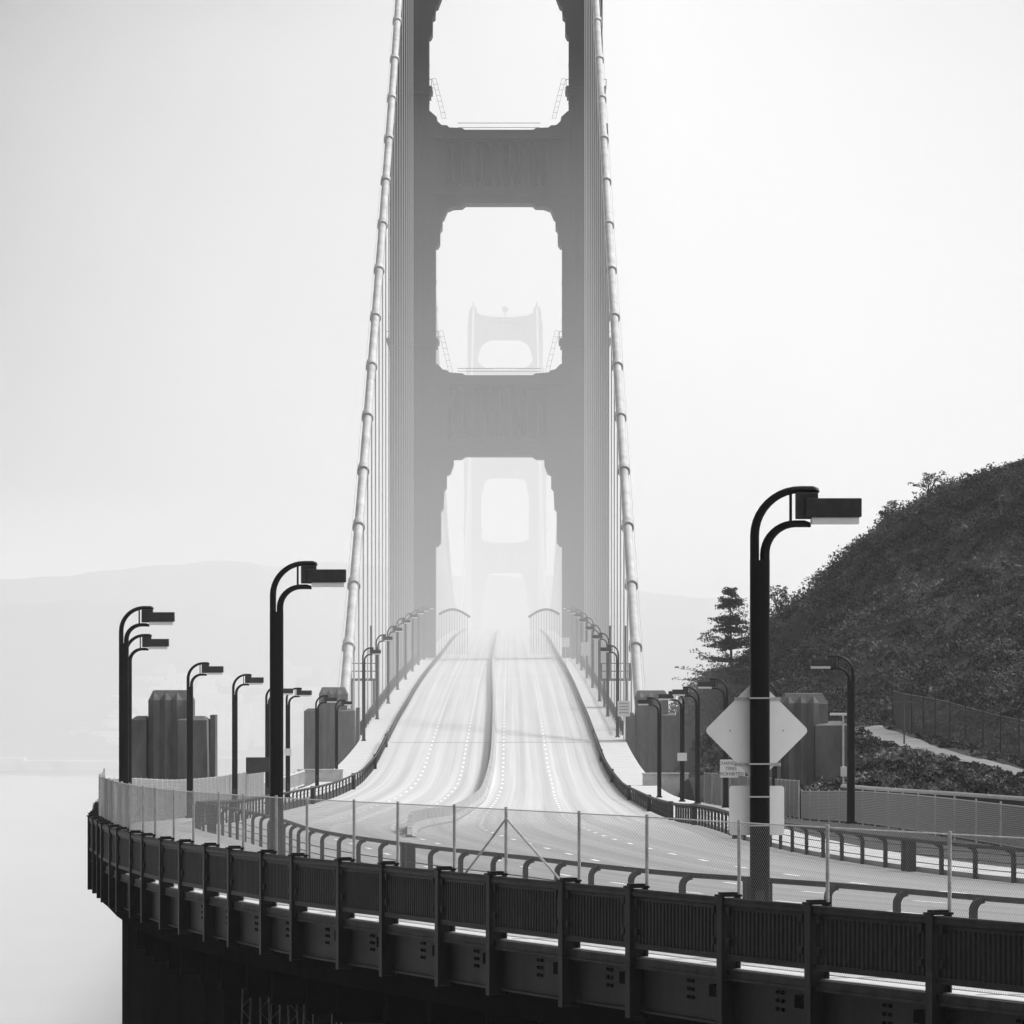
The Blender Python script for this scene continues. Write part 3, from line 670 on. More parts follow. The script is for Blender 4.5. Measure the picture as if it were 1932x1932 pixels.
# ---------------------------------------------------------------- inner traffic rails (curved posts)
def walkline(f, y0, y1, step):
    """points at equal spacing along the curve X=f(Y)"""
    pts = [(f(y0), y0)]; y = y0; acc = 0; px = f(y0)
    while y < y1:
        yn = y + .1; x = f(yn); acc += math.hypot(x-px, .1); px = x; y = yn
        if acc >= step: pts.append((x, y)); acc = 0
    return pts
def traffic_rail(name, label, f, sgn, y0, y1, step=3.6, wide=9, H=.98, group=None):
    pts = walkline(f, y0, y1, step)
    base = pts[0]; t = empty(name, (base[0], base[1], dz(base[1])))
    tag(t, label, "traffic rail", group)
    tops = []; BR = .2; HS = H-.04-BR
    for i, (x, y) in enumerate(pts):
        a = pts[max(i-1,0)]; b = pts[min(i+1,len(pts)-1)]; d = Vector((b[0]-a[0], b[1]-a[1])).normalized(); n = Vector((-d.y, d.x))*sgn
        z = dz(y)
        tops.append((x, y, z+H))
        pm = MB()
        if wide and i % wide in (0,):
            for s2 in (-.35, .35):
                c = (x+d.x*s2+n.x*.1, y+d.y*s2+n.y*.1); pm.obox((c[0]-d.x*.12, c[1]-d.y*.12),(c[0]+d.x*.12, c[1]+d.y*.12), .25, z, z+H+.06)
        else:
            prof = [(BR, 0)] + [(BR*math.cos(k/6*math.pi/2), HS+BR*math.sin(k/6*math.pi/2)) for k in range(7)]
            vs = []; 
            for ro, z_ in prof:
                cx_, cy_ = x+n.x*ro, y+n.y*ro
                t_ = max(0, (z_-HS)/BR); th = .055
                for q, r2 in ((-.06,-th),(.06,-th),(.06,th),(-.06,th)):
                    # section turns with the bend
                    ang = t_*math.pi/2
                    rr = ro + r2*math.cos(ang*.8); zz = z_ + r2*math.sin(ang*.8)
                    vs.append((x+n.x*rr+d.x*q*1.3, y+n.y*rr+d.y*q*1.3, z+zz))
            fs = []
            for k in range(len(prof)-1):
                for q in range(4): fs.append((4*k+q, 4*k+(q+1)%4, 4*k+4+(q+1)%4, 4*k+4+q))
            e = 4*(len(prof)-1); fs.append((e,e+1,e+2,e+3)); pm.add(vs, fs)
        world_child(pm.build("post", M['grail']), t)
    world_child(MB().tube([Vector(p) for p in tops], .06, 8, up=Vector((0,0,1))).build("top_rail", M['grail'], smooth=True), t)
    cb = MB()
    for h in (.3, .55, .78):
        line = []
        for i, (x, y) in enumerate(pts):
            a = pts[max(i-1,0)]; b = pts[min(i+1,len(pts)-1)]; d = Vector((b[0]-a[0], b[1]-a[1])).normalized(); n = Vector((-d.y, d.x))*sgn
            ro = BR; line.append((x+n.x*ro, y+n.y*ro, dz(y)+h))
        cb.tube(line, .017, 4, up=Vector((0,0,1)))
    world_child(cb.build("rail_cable", M['grail']), t)
    return t
# n = left-hand normal of +Y direction = (-1,0): sgn=+1 puts the post foot on the left of the top rail
G_ = "traffic rails between road and pavement"
traffic_rail("traffic_rail", "dark traffic rail with hooked posts sweeping across the road behind the foreground mesh fence", XLi, 1, 72, 214, 3.55, 9, H=1.22, group=G_)
traffic_rail("traffic_rail", "traffic rail with closely ranked hooked posts bending onto the bridge past the left pylons", XLi, 1, 216.5, 440, 3.0, 12, H=1.15, group=G_)
traffic_rail("traffic_rail", "traffic rail with hooked posts running in from the right edge of the photo", XRi, -1, 108, 262, 3.5, 12, group=G_)
traffic_rail("traffic_rail", "traffic rail bending onto the bridge beside the right pavement and its pylon", XRi, -1, 265, 440, 3.0, 12, group=G_)
traffic_rail("traffic_rail", "hazy kerb rail climbing the bridge deck between left pavement and road", XLi, 1, 444, 1000, 6.0, 0, group=G_)
traffic_rail("traffic_rail", "hazy kerb rail climbing the bridge deck between road and right pavement", XRi, -1, 444, 1000, 6.0, 0, group=G_)
# solid kerb plates under the rails on the bridge
for f, s in ((XLi, -1), (XRi, 1)):
    kb = MB()
    for i in range(0, 195):
        y0_, y1_ = 300+5*i, 305+5*i
        if s < 0: a0, a1 = f(y0_)-.29, f(y1_)-.29
        else: a0, a1 = f(y0_)+.29, f(y1_)+.29
        kb.obox((a0, y0_), (a1, y1_), .2, dz(y0_)+.005, dz(y0_)+.45, dz(y1_)+.005, dz(y1_)+.45)
    tag(kb.build("kerb", M['grail']), kind="structure")

# ---------------------------------------------------------------- outer bridge rails further out
def plain_rail(name, label, f, y0, y1, step, h=1.25, group=None, m='rail', pickets=.35, top=.07):
    pts = walkline(f, y0, y1, step); t = empty(name, (pts[0][0], pts[0][1], zr(pts[0][1]))); tag(t, label, "railing", group)
    for i, (x, y) in enumerate(pts):
        pm = MB(); pm.box(x-.09, x+.09, y-.09, y+.09, zr(y), zr(y)+h+.05); world_child(pm.build("post", M[m]), t)
    pn = MB()
    for i in range(len(pts)-1):
        a, b = pts[i], pts[i+1]; za, zb = zr(a[1]), zr(b[1])
        pn.obox(a, b, top*2, za+h-.12, za+h, zb+h-.12, zb+h); pn.obox(a, b, .08, za+.1, za+.18, zb+.1, zb+.18)
        L = math.dist(a, b); k = max(1, int(L/pickets))
        for j in range(k):
            q = (j+.5)/k; c = (a[0]+(b[0]-a[0])*q, a[1]+(b[1]-a[1])*q); z = za+(zb-za)*q
            pn.box(c[0]-.025, c[0]+.025, c[1]-.03, c[1]+.03, z+.181, z+h-.121)
    world_child(pn.build("picket_panel", M[m]), t)
    return t
GR = "outer railings of the bridge"
plain_rail("bridge_railing", "dark outer railing along the left pavement climbing the bridge under the left cable", XLo, 452, 800, 7.6, group=GR)
plain_rail("bridge_railing", "dark outer railing along the right pavement climbing the bridge under the right cable", XRo, 452, 800, 7.6, group=GR)
plain_rail("bridge_railing", "pale picket railing closing the left pavement between the two left pylons", XLo, 188, 366, 6.0, group=GR, m='para', pickets=.22)

# ---------------------------------------------------------------- chain-link fences
def chain(name, label, line, h, cell, r, every=1, z_of=None, postr=.035, braces=None, group=None, posth=None, pm_='galv', top=True, wm_='wire'):
    """line: plan points; a diamond mesh of real wires between round posts"""
    z_of = z_of or zr
    t = empty(name, (line[0][0], line[0][1], z_of(line[0][1]) if z_of is zr else z_of(*line[0]))); tag(t, label, "fence", group)
    zf = (lambda x, y: zr(y)) if z_of is zr else z_of
    for i, (x, y) in enumerate(line[::every]):
        z = zf(x, y); pm = MB(); pm.tube([(x,y,z-.1),(x,y,z+(posth or h+.05))], postr, 8)
        world_child(pm.build("post", M[pm_], smooth=True), t)
    cum = [0]
    for i in range(1, len(line)): cum.append(cum[-1] + math.dist(line[i], line[i-1]))
    Lx = np.array([p[0] for p in line]); Ly = np.array([p[1] for p in line]); Lz = np.array([zf(*p) for p in line]); cum = np.array(cum); T = cum[-1]
    def at(s): return float(np.interp(s, cum, Lx)), float(np.interp(s, cum, Ly)), float(np.interp(s, cum, Lz))
    wires = MB(); sN = int((T+h)/cell)
    for sg in (1, -1):
        for k in range(sN):
            s0 = k*cell - (h if sg > 0 else 0); s1 = s0 + (h if sg > 0 else 0); 
            if sg > 0: sa, ha, sb, hb = s0, .05, s0+h, h
            else: sa, ha, sb, hb = s0, h, s0+h, .05
            if sa < 0: f = (0-sa)/(sb-sa); ha += (hb-ha)*f; sa = 0
            if sb > T: f = (T-sa)/(sb-sa); hb = ha+(hb-ha)*f; sb = T
            if sb <= sa: continue
            a, b = at(sa), at(sb)
            wires.tube([(a[0],a[1],a[2]+ha),(b[0],b[1],b[2]+hb)], r, 3, caps=False, up=Vector((.3,.2,.93)))
    world_child(wires.build("wire_mesh", M[wm_]), t)
    if top:
        for hh, rr in ((h, .012), (.06, .01)):
            tp = MB().tube([(x, y, zf(x, y)+hh) for x, y in line], rr, 5, up=Vector((0,0,1))); world_child(tp.build("tension_wire", M['galv']), t)
    for (i, j) in braces or []:
        a, b = line[i], line[j]; bm = MB().tube([(a[0],a[1],zf(*a)+h*.93),(b[0],b[1],zf(*b)+.9)], .025, 6); world_child(bm.build("brace", M['galv']), t)
    return t
off = []
for i, (x, y) in enumerate(full):
    d, n = dirn(i); n = n if n.x < 0 else -n
    off.append((x-n.x*.28, y-n.y*.28))
ci = 10     # braced post
FN = chain("chain_link_fence", "tall chain-link fence standing on the foreground railing line, one post braced both ways", off, 2.62, .075, .0024, braces=[(ci, ci+1), (ci, ci-1)])
line = walkline(lambda y: XLo(y)+.25, 186, 330, 3.6)
chain("chain_link_fence", "pale chain-link fence closing the left pavement before the left pylon", line, 2.1, .16, .011)
line = walkline(lambda y: XRo(y)-.1, 128, 258, 6.2)
chain("chain_link_fence", "chain-link fence with thin pale posts along the right pavement edge below the bushes", line, 1.5, .15, .007, posth=1.6)
line = walkline(lambda y: XRo(y)-.1, 260, 322, 4.0)
chain("chain_link_fence", "dense pale chain-link fence beside the right pylon behind the diamond sign", line, 2.05, .10, .011)

# ---------------------------------------------------------------- street lamps
def lamp_master():
    t = empty("street_lamp", (0,0,0))
    H = 8.93
    # arm reaches towards +X
    def stadium(w0, w1, d, z0, z1, name, par=t):
        mb = MB(); n = 8; 
        pts = []
        for z in (z0, z1):
            ring = [(w1-d + d*math.cos(a), d*math.sin(a)) for a in [(-90+180*k/n)*math.pi/180 for k in range(n+1)]] + [(w0+d + d*math.cos(a), d*math.sin(a)) for a in [(90+180*k/n)*math.pi/180 for k in range(n+1)]]
            pts.append([(x, y, z) for x, y in ring])
        m_ = len(pts[0]); mb.add(pts[0]+pts[1], [(i, (i+1)%m_, m_+(i+1)%m_, m_+i) for i in range(m_)] + [tuple(range(m_))[::-1], tuple(range(m_, 2*m_))])
        return mb.build(name, M['lamp'], par, smooth=True)
    stadium(-.19, .19, .13, .02, 7.52, "pole")
    mb = MB().box(-.27,.27,-.2,.2,.0,.12); mb.build("base_plate", M['lamp'], t, bevel=.02)
    def arc(x0, zs, R, zt, xe, r0, r1, name):
        pts = [(x0, 0, zs), (x0, 0, zt-R)] + [(x0+R-R*math.cos(a), 0, zt-R+R*math.sin(a)) for a in [k*math.pi/2/10 for k in range(1, 11)]] + [(xe-.12, 0, zt), (xe-.03, 0, zt-.02), (xe, 0, zt-.06)]
        n = len(pts); rs = [r0]*2 + [r0+(r1-r0)*k/10 for k in range(1, 11)] + [r1, r1*.8, r1*.3]
        MB().tube(pts, rs, 10, ry=.11).build(name, M['lamp'], t, smooth=True)
    arc(-.10, 7.4, .88, 8.86, 1.12, .09, .07, "upper_arm")
    arc(.095, 7.4, .58, 8.21, .96, .095, .07, "lower_arm")
    hb = MB().box(-.09,.09,-.142,-.131,.75,1.25); hb.build("access_door", M["head"], t, bevel=.01)
    MB().box(.56,.61,-.05,.05,8.27,8.80).build("strut", M['lamp'], t)
    hd = MB().box(.68,1.10,-.16,.16,8.30,8.80).build("lamp_neck", M['head'], t, bevel=.02)
    lh = MB().box(.86,1.92,-.24,.24,8.335,8.69).build("lamp_head", M['head'], t, bevel=.015)
    MB().box(.97,1.88,-.20,.20,8.20,8.333).build("diffuser", M['diff'], lh, bevel=.02)
    return t
LM = lamp_master(); first = [True]
def lamp(X, Y, side, label, group, scale=1.0, slim=1.0, ztop=None):
    o = LM if first[0] else copy_tree(LM); first[0] = False
    z = zr(Y); o.location = (X, Y, z)
    if ztop is not None: scale = (HC+ztop - z)/8.93
    o.scale = (scale*slim, scale*slim, scale); o.rotation_euler.z = 0 if side > 0 else math.pi
    tag(o, label, "street lamp", group); return o
GL = "street lamps lining the left side of the road"; GRR = "street lamps lining the right side of the road"
BIG = lamp(4.73, 90, 1, "largest black street lamp, its pole carrying a diamond sign seen from behind", "street lamps around the near bend", ztop=2.98)
lamp(-6.42, 132, 1, "tall black street lamp rising from the foreground railing in front of the left pylons", "street lamps around the near bend", ztop=2.3)
lamp(-14.35, 178, 1, "black street lamp at the far left bend, the taller of two overlapping lamps", "street lamps around the near bend", ztop=1.42)
lamp(-17.55, 220, 1, "lower of the two overlapping black street lamps at the far left bend", GL, ztop=.47)
lamp(-17.5, 262, 1, "street lamp standing right in front of the nearest left concrete pylon", GL, ztop=-.99)
lamp(-17.5, 305, 1, "street lamp standing alone between the left pylon and the tall lamp", GL, ztop=-1.9)
lamp(-16.06, 318, 1, "street lamp half hidden behind the tall lamp pole, with a dark board on it", GL, ztop=-2.75)
lamp(-15.5, 335, 1, "street lamp just right of the tall lamp pole, small pale plate on its pole", GL, ztop=-3.05)
lamp(15.9, 222, -1, "black street lamp standing alone in front of the scrub hill on the right", GRR, ztop=-.5, slim=1.12)
lamp(15.75, 283, -1, "street lamp mostly hidden behind the pole of the largest lamp", GRR, ztop=-2.2)
lamp(13.85, 305, -1, "street lamp carrying the tyre changing notice beside the diamond sign", GRR, ztop=-2.17)
lamp(12.56, 318, -1, "street lamp between the right hand pylon and the lamp with the tyre notice", GRR, ztop=-2.82)
lamp(11.8, 325, -1, "street lamp at the edge of the smaller right pylon, white plate halfway up its pole", GRR, ztop=-3.2)
lamp(10.65, 338, -1, "street lamp directly in front of the middle of the smaller right pylon", GRR, ztop=-3.75)
lamp(-14.46, 360, 1, "street lamp with its pole crossing the left side of the smaller left pylon", GL, ztop=-3.85)
lamp(-14.0, 388, 1, "street lamp whose pole crosses the right side of the smaller left pylon", GL, ztop=-4.5)
ords = ["first","second","third","fourth","fifth","sixth","seventh","eighth"]
for s, Xl in ((-1, -13.4), (1, 10.2)):
    for k in range(8):
        Y = 441 + 44.6*k + (7 if s > 0 else 0)
        lamp(Xl, Y, -s, "%s hazy street lamp beyond the smaller %s pylon, climbing the bridge beside the cable" % (ords[k], "left" if s < 0 else "right"), "hazy street lamps on the bridge", scale=.97, slim=.85)

# ---------------------------------------------------------------- signs
def rounded(w_, h_, r, n=5, rot=0.0):
    pts = []
    for cx, cz, a0 in ((w_/2-r, h_/2-r, 0), (-w_/2+r, h_/2-r, 90), (-w_/2+r, -h_/2+r, 180), (w_/2-r, -h_/2+r, 270)):
        for k in range(n+1):
            a = math.radians(a0+90*k/n); pts.append((cx+r*math.cos(a), cz+r*math.sin(a)))
    c, s = math.cos(rot), math.sin(rot)
    return [(x*c-z*s, x*s+z*c) for x, z in pts]
def sign(name, label, X, Y, z, poly, m, cat="sign", extra=None, grp=None):
    t = empty(name, (X, Y, z)); tag(t, label, cat, grp)
    MB().prism([(x, zz) for x, zz in poly], -.004, .006).build("panel", m, t)
    return t
s1 = sign("traffic_sign", "large pale diamond sign seen from behind, strapped to the largest lamp pole", 4.685, 90.26, HC-(1379-1215)*90/9010, rounded(1.40,1.40,.09,6,math.pi/4), M['signb'])
for zz in (.62, -.62):
    b = MB().box(-.15,.235,-.40,-.392,zz-.014,zz+.014); b.box(.228,.235,-.392,-.02,zz-.014,zz+.014).box(-.15,-.143,-.392,-.02,zz-.014,zz+.014); b.build("band", M['band'], s1)
bo = MB()
for q, zz in ((-.30,.62),(.36,.62),(-.30,-.62),(.36,-.62),(0.5,0),(-.5,0)): bo.tube([(q,-.012,zz),(q,-.003,zz)], .018, 8)
for zz in (.60, -.64): bo.box(-.42,.46,-.020,-.0045,zz-.03,zz+.03)
bo.build("bracket", M['galv'], s1)
s2 = sign("traffic_sign", "pale upright rectangular sign back below the diamond on the largest lamp pole", 4.685, 90.26, HC-(1530-1215)*90/9010, rounded(1.04,.93,.06), M['signb'])
for zz in (.27, -.27):
    b = MB().box(-.15,.235,-.40,-.392,zz-.014,zz+.014); b.box(.228,.235,-.392,-.02,zz-.014,zz+.014).box(-.15,-.143,-.392,-.02,zz-.014,zz+.014); b.build("band", M['band'], s2)
def text(body, size, parent, loc, m, ext=.003):
    cu = bpy.data.curves.new("lettering", 'FONT'); cu.body = body; cu.size = size; cu.extrude = ext; cu.align_x = 'CENTER'; cu.align_y = 'CENTER'; cu.space_line = 1.0
    o = bpy.data.objects.new("lettering", cu); COL.objects.link(o); o.data.materials.append(m)
    me = bpy.data.meshes.new_from_object(o); bpy.data.objects.remove(o); o = bpy.data.objects.new("lettering", me); COL.objects.link(o)
    if not me.materials: me.materials.append(m)
    o.parent = parent; o.location = loc; o.rotation_euler = (math.radians(90), 0, 0); return o
p = P(1382, 1450, 304.6); s3 = sign("notice_sign", "white notice reading CHANGING TIRES PROHIBITED on a lamp pole beside the diamond sign", p.x, p.y, p.z, rounded(1.6,1.15,.05), M['signw'])
for k, wd in enumerate(("CHANGING", "TIRES", "PROHIBITED")): text(wd, .30, s3, (-.1 if k else -.1, -.012, 0.33-.34*k), M['ink'])
p = P(1177, 1337, 440); s4 = sign("notice_sign", "pale notice with four lines beside the pavement left of the smaller right pylon", p.x, p.y, p.z, rounded(1.15,1.45,.05), M['signw'])
for k in range(4): MB().box(-.42,.42,-.012,-.0045,.42-.28*k,.52-.28*k).build("text_line", mat("faded_ink", .35) if k == 0 else bpy.data.materials["faded_ink"], s4)
MB().box(-.04,.04,.01,.08,-5.2,.6).build("pole", M['galv'], s4)
p = P(1287, 1428, 324.6); sign("plate", "small white plate on the lamp pole at the edge of the smaller right pylon", p.x-.0, p.y, p.z, rounded(.65,.55,.04), M['signw'])
p = P(1067, 1212, 690); s6 = sign("notice_sign", "small pale notice standing in front of the right tower leg at road level", p.x, p.y, p.z, rounded(1.15,1.35,.05), M['signw'])
MB().box(-.05,.05,.01,.08,-4.2,.6).build("pole", M['galv'], s6)
p = P(1105, 1224, 600); s7 = sign("notice_sign", "second pale notice on the right pavement, just before the right tower leg", p.x, p.y, p.z, rounded(1.2,1.7,.05), M['signw'])
MB().box(-.05,.05,.01,.08,-4.6,.6).build("pole", M['galv'], s7)
p = P(488, 1443, 317.5); sign("sign_board", "dark rectangular board fixed to a left lamp pole beside the tall lamp", p.x, p.y, p.z, [(x, z) for x, z in ((-.85,-.62),(.95,-.42),(.95,.5),(-.85,.5))], M['signd'])
p = P(543, 1419, 334.6); sign("plate", "small pale plate on the slim lamp pole just right of the tall lamp", p.x, p.y, p.z, rounded(.5,.5,.04), M['signw'])

# ---------------------------------------------------------------- concrete pylons
def pylon(X, Y, wd, hz, base, tall, side, label, group, cc=(-.42,.48)):
    t = empty("pylon", (X, Y, base)); tag(t, label, "pylon", group)
    h = hz - base; w2 = wd/2
    c0, c1 = w2*cc[0], w2*cc[1]
    # central shaft with pleated (folded) faces and peaked top
    low = h*tall
    mb = MB()
    xs_ = [c0-.0, c0+(c1-c0)*.30, c0+(c1-c0)*.62, c1]
    def pleat(a, b, y0, dep, zb, zt, mbb):
        m_ = (a+b)/2
        mbb.add([(a,y0,zb),(m_,y0-dep,zb),(b,y0,zb),(b,y0+1,zb),(a,y0+1,zb),(a,y0,zt-.55),(m_,y0-dep,zt-.55),(b,y0,zt-.55),(b,y0+1,zt-.55),(a,y0+1,zt-.55),(m_,y0+.03,zt-.1)],
                [(0,1,6,5),(1,2,7,6),(2,3,8,7),(4,0,5,9),(5,6,10),(6,7,10),(7,8,10),(9,5,10),(8,9,10),(0,4,3,2,1)])
    mb.box(c0, c1+.5, -1.2, 2.4, 0, h-.62)
    mb.frust((c0, c1+.5, -1.2, 2.4, h-.62), (c0+.25, c1+.2, -.7, 2.0, h))
    for k in range(3):
        a = c0 + (c1-c0)*k/3+.01; b = c0 + (c1-c0)*(k+1)/3-.01
        pleat(a, b, -1.21, .3, 0, h-.02, mb)
    mb.build("shaft", M['conc'], t)
    lb = MB()
    lb.frust((-w2-.05, c0-.15+0, -1.9, 1.6, 0), (-w2, c0-.1, -1.75, 1.5, low-.22)); lb.frust((-w2, c0-.1, -1.75, 1.5, low-.22), (-w2+.3, c0-.2, -.9, .9, low)); lb.build("buttress", M['conc'], t)
    rb = MB()
    rb.frust((c1-.3, w2+.22, -1.9, 1.6, 0), (c1-.3, w2-.05, -1.75, 1.5, low-.22)); rb.frust((c1-.3, w2-.05, -1.75, 1.5, low-.22), (c1-.1, w2-.3, -.9, .9, low)); rb.build("buttress", M['conc'], t)
    MB().box(w2+.02, w2+.34, .4, 2.6, 0, low+.05).build("rear_fin", M['conc'], t)
    return t
GP = "concrete pylons flanking the road"
def pyl(x, D, wd, ytop, base, tall, side, label): 
    pylon((x-960)*D/9010, D, wd, RZ(ytop, D), base, tall, side, label, GP)
pylon((318-960)*290/9010, 292, 4.7, RZ(1303,290), HC-26, (26-(1352-1215)*290/9010)/(26-(1303-1215)*290/9010), -1, "large concrete pylon at the left road edge, its base behind the mesh fence", GP, (-.55,.35))
pylon((1527-960)*290/9010+.1, 292, 4.7, RZ(1309,290), HC-20, (20-(1362-1215)*290/9010)/(20-(1309-1215)*290/9010), 1, "large concrete pylon behind the diamond sign under the scrub hill", GP, (-.72,.25))
pylon((622-960)*441/9010, 442, 4.7, RZ(1297,441), HC-30, (30-(1337-1215)*441/9010)/(30-(1297-1215)*441/9010), -1, "smaller hazy concrete pylon where the left main cable comes down", GP)
pylon((1229-960)*441/9010, 442, 4.7, RZ(1303,441), HC-30, (30-(1345-1215)*441/9010)/(30-(1303-1215)*441/9010), 1, "smaller hazy concrete pylon where the right main cable comes down", GP, (-.62,.45))
for x0, x1, yy, lbl in ((-16.4, -12.9, 371, "left"), (10.2, 13.7, 364, "right")):
    mb = MB().box(x0, x1, yy, yy+.4, dz(yy)-1.6, dz(yy)+1.0); mb.box(x0-.05, x1+.05, yy-.1, yy+.5, dz(yy)+1.001, dz(yy)+1.1)
    tag(mb.build("parapet_wall", M['para']), "pale low concrete parapet wall across the foot of the smaller %s pylon" % lbl, "wall", "parapet walls at the pylon feet")

# ---------------------------------------------------------------- big dark pier below the bend and lattice bents
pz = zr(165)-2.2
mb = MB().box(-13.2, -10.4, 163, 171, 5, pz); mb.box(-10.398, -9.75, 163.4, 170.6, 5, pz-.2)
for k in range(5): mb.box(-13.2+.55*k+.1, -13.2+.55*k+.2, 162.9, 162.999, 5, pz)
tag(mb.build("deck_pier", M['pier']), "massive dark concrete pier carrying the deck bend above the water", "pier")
M['lat'] = mat("lattice_steel", .4, .6, .3, 2.0)
for k, (x0, x1, yt, Dd) in enumerate([(470,462,1745,150),(497,500,1745,146),(522,518,1760,142),(546,556,1765,138),(588,576,1790,134),(640,628,1812,128)]):
    a = P(x0, yt, Dd); b = P(x1+(x1-x0)*1.4, 2100, Dd); b.z = a.z-9
    t = empty("lattice_column", (a.x, a.y, b.z)); tag(t, "thin riveted steel lattice column in the dark under the deck, %s from the pier" % ords[k], "column", "lattice columns under the deck")
    d = b-a
    for s in (-.13, .13): world_child(MB().tube([a+Vector((s,0,0)), b+Vector((s,0,0))], .028, 4).build("chord", M['lat']), t)
    lc = MB()
    for j in range(24):
        p0 = a + d*(j/24) + Vector((-.16 if j%2 else .16,0,0)); p1 = a + d*((j+1)/24) + Vector((.16 if j%2 else -.16,0,0)); lc.tube([p0, p1], .009, 4)
    world_child(lc.build("lacing", M['lat']), t)

# ---------------------------------------------------------------- side road, guard wall and things on the right slope
mb = MB(); vs = []
for i in range(len(rd)-1):
    for k in range(6):
        f = k/6; q = [rd[i][j]+(rd[i+1][j]-rd[i][j])*f for j in range(4)]
        X, Y = (q[0]-960)*q[2]/9010, q[2]
        for s in range(7):
            a = (s/6-.5)*q[3]*(1.0+.18*math.sin((i*6+k)*.37+(3 if s > 3 else 0))+.06*math.sin((i*6+k)*.9)); xx = X + a*.42; yy = Y + a*.9*2
            vs.append((xx, yy, gz(xx, yy)+.09))
n = len(vs)//7
mb.add(vs, [(i*7+s, i*7+s+1, i*7+s+8, i*7+s+7) for i in range(n-1) for s in range(6)])
tag(mb.build("dirt_track", M['dirt'], smooth=True), kind="structure")
RDXY = np.array([((q[0]-960)*q[2]/9010, q[2]) for q in rd])
# fence above the track
fl = []
for x, D in [(1684,381),(1720,366),(1742,361),(1765,357),(1792,352),(1822,347),(1855,342),(1888,337),(1923,332),(1962,327),(2005,321)]:
    fl.append(((x-960)*D/9010, D))
chain("chain_link_fence", "tall dark chain-link fence above the dirt track on the hillside", fl, 3.0, .3, .014, z_of=lambda x, y: gz(x, y), posth=3.3, postr=.06, wm_='grail', pm_='fascia')
# guard wall with rounded coping behind the right pavement
gw = [(1590,1484,262),(1650,1489,250),(1720,1494,240),(1800,1499,232),(1880,1505,225),(1960,1511,218),(2080,1520,208)]
t = empty("guard_wall", tuple(P(1590,1510,262))); tag(t, "long low dark guard wall with a rounded pale coping below the bushes", "wall")
wl = MB(); cp = []
for i in range(len(gw)):
    p = P(*gw[i]); cp.append(p)
for i in range(len(cp)-1): wl.obox(cp[i][:2], cp[i+1][:2], .35, cp[i].z-1.6, cp[i].z-.05, cp[i+1].z-1.6, cp[i+1].z-.05)
world_child(wl.build("wall", M['fascia']), t); world_child(MB().tube(cp, .14, 8, up=Vector((0,0,1))).build("coping", M['galv'], smooth=True), t)
# utility pole with crossarm
X, Y = (1706-960)*345/9010, 345
t = empty("utility_pole", (X, Y, gz(X, Y))); tag(t, "slim wooden utility pole with a crossarm beside the dirt track", "utility pole")
zt = RZ(1320, 345)-gz(X, Y); MB().tube([(0,0,-.3),(0,0,zt)], [.07,.05], 8).build("pole", M['wood'], t); MB().box(-.85,.75,-.06,.06,zt-.25,zt-.13).build("crossarm", M['wood'], t)
ins = MB()
for q in (-.8,-.4,.4,.7): ins.tube([(q,0,zt-.129),(q,0,zt)], .03, 6)
ins.build("insulator", M['wood'], t)
# slim camera mast near right pylon
X, Y = (1591-960)*268/9010, 268
t = empty("camera_mast", (X, Y, HC-13)); tag(t, "slim mast with a small white box standing beside the large right pylon", "mast")
zt = RZ(1350,268)-(HC-13); MB().tube([(0,0,0),(0,0,zt)], .06, 8).build("pole", M['galv'], t); MB().box(-.75,.25,-.12,.12,zt-.001,zt+.14).build("mast_head", M['signw'], t, bevel=.02)
zq = RZ(1465,268)-(HC-13); MB().box(-.16,.22,-.2,-.065,zq,zq+.55).build("cabinet", M['signw'], t, bevel=.02)
# work platform hung at the cable foot, both sides
for s, X0, lbl in ((-1, -15.9, "left"), (1, 11.6, "right")):
    Y = 520; t = empty("work_platform", (X0, Y, dz(Y))); tag(t, "hazy steel work platform with tall ball-topped posts beside the %s cable" % lbl, "platform", "work platforms beside the cables")
    mb = MB().box(-1.6,1.6,-2,2,3.0,3.25); mb.build("floor_plate", M['grail'], t)
    mb = MB()
    for q in (-1.55,1.55):
        for r2 in (-1.9,1.9): mb.box(q-.06,q+.06,r2-.06,r2+.06,3.251,4.9)
    for zz in (4.0,4.85):
        mb.box(-1.6,1.6,-1.95,-1.85,zz,zz+.08); mb.box(-1.6,1.6,1.85,1.95,zz,zz+.08)
    mb.build("handrail", M['grail'], t)
    for q in ((-1.3, .9) if s < 0 else (-.6, 1.1)):
        pp = MB().tube([(q,0,3.251),(q,0,9.0)], .12, 8).build("post", M['grail'], t)
    for q in (-1.2,1.2): MB().box(q-.12,q+.12,-.12,.12,-1.0,2.999).build("support", M['grail'], t)

# arched wind frames just past the near tower
for s, lbl in ((-1, "left"), (1, "right")):
    Xi = AX + s*10.1; Y = 800; t = empty("arched_frame", (Xi, Y, zr(Y))); tag(t, "faint arched frame with thin bars over the pavement just past the %s tower leg" % lbl, "frame", "arched frames past the tower")
    pts = [(-s*(0+5.2*k/12), 0, 6.2+1.3*math.sin(math.pi*(.12+.88*k/12))) for k in range(13)]
    MB().tube(pts, .22, 6).build("arch", M['grail'], t)
    for k in range(0, 12):
        q = pts[k]; MB().tube([(q[0],0,0),(q[0],0,q[2])], .06, 5).build("bar", M['thin'], t)

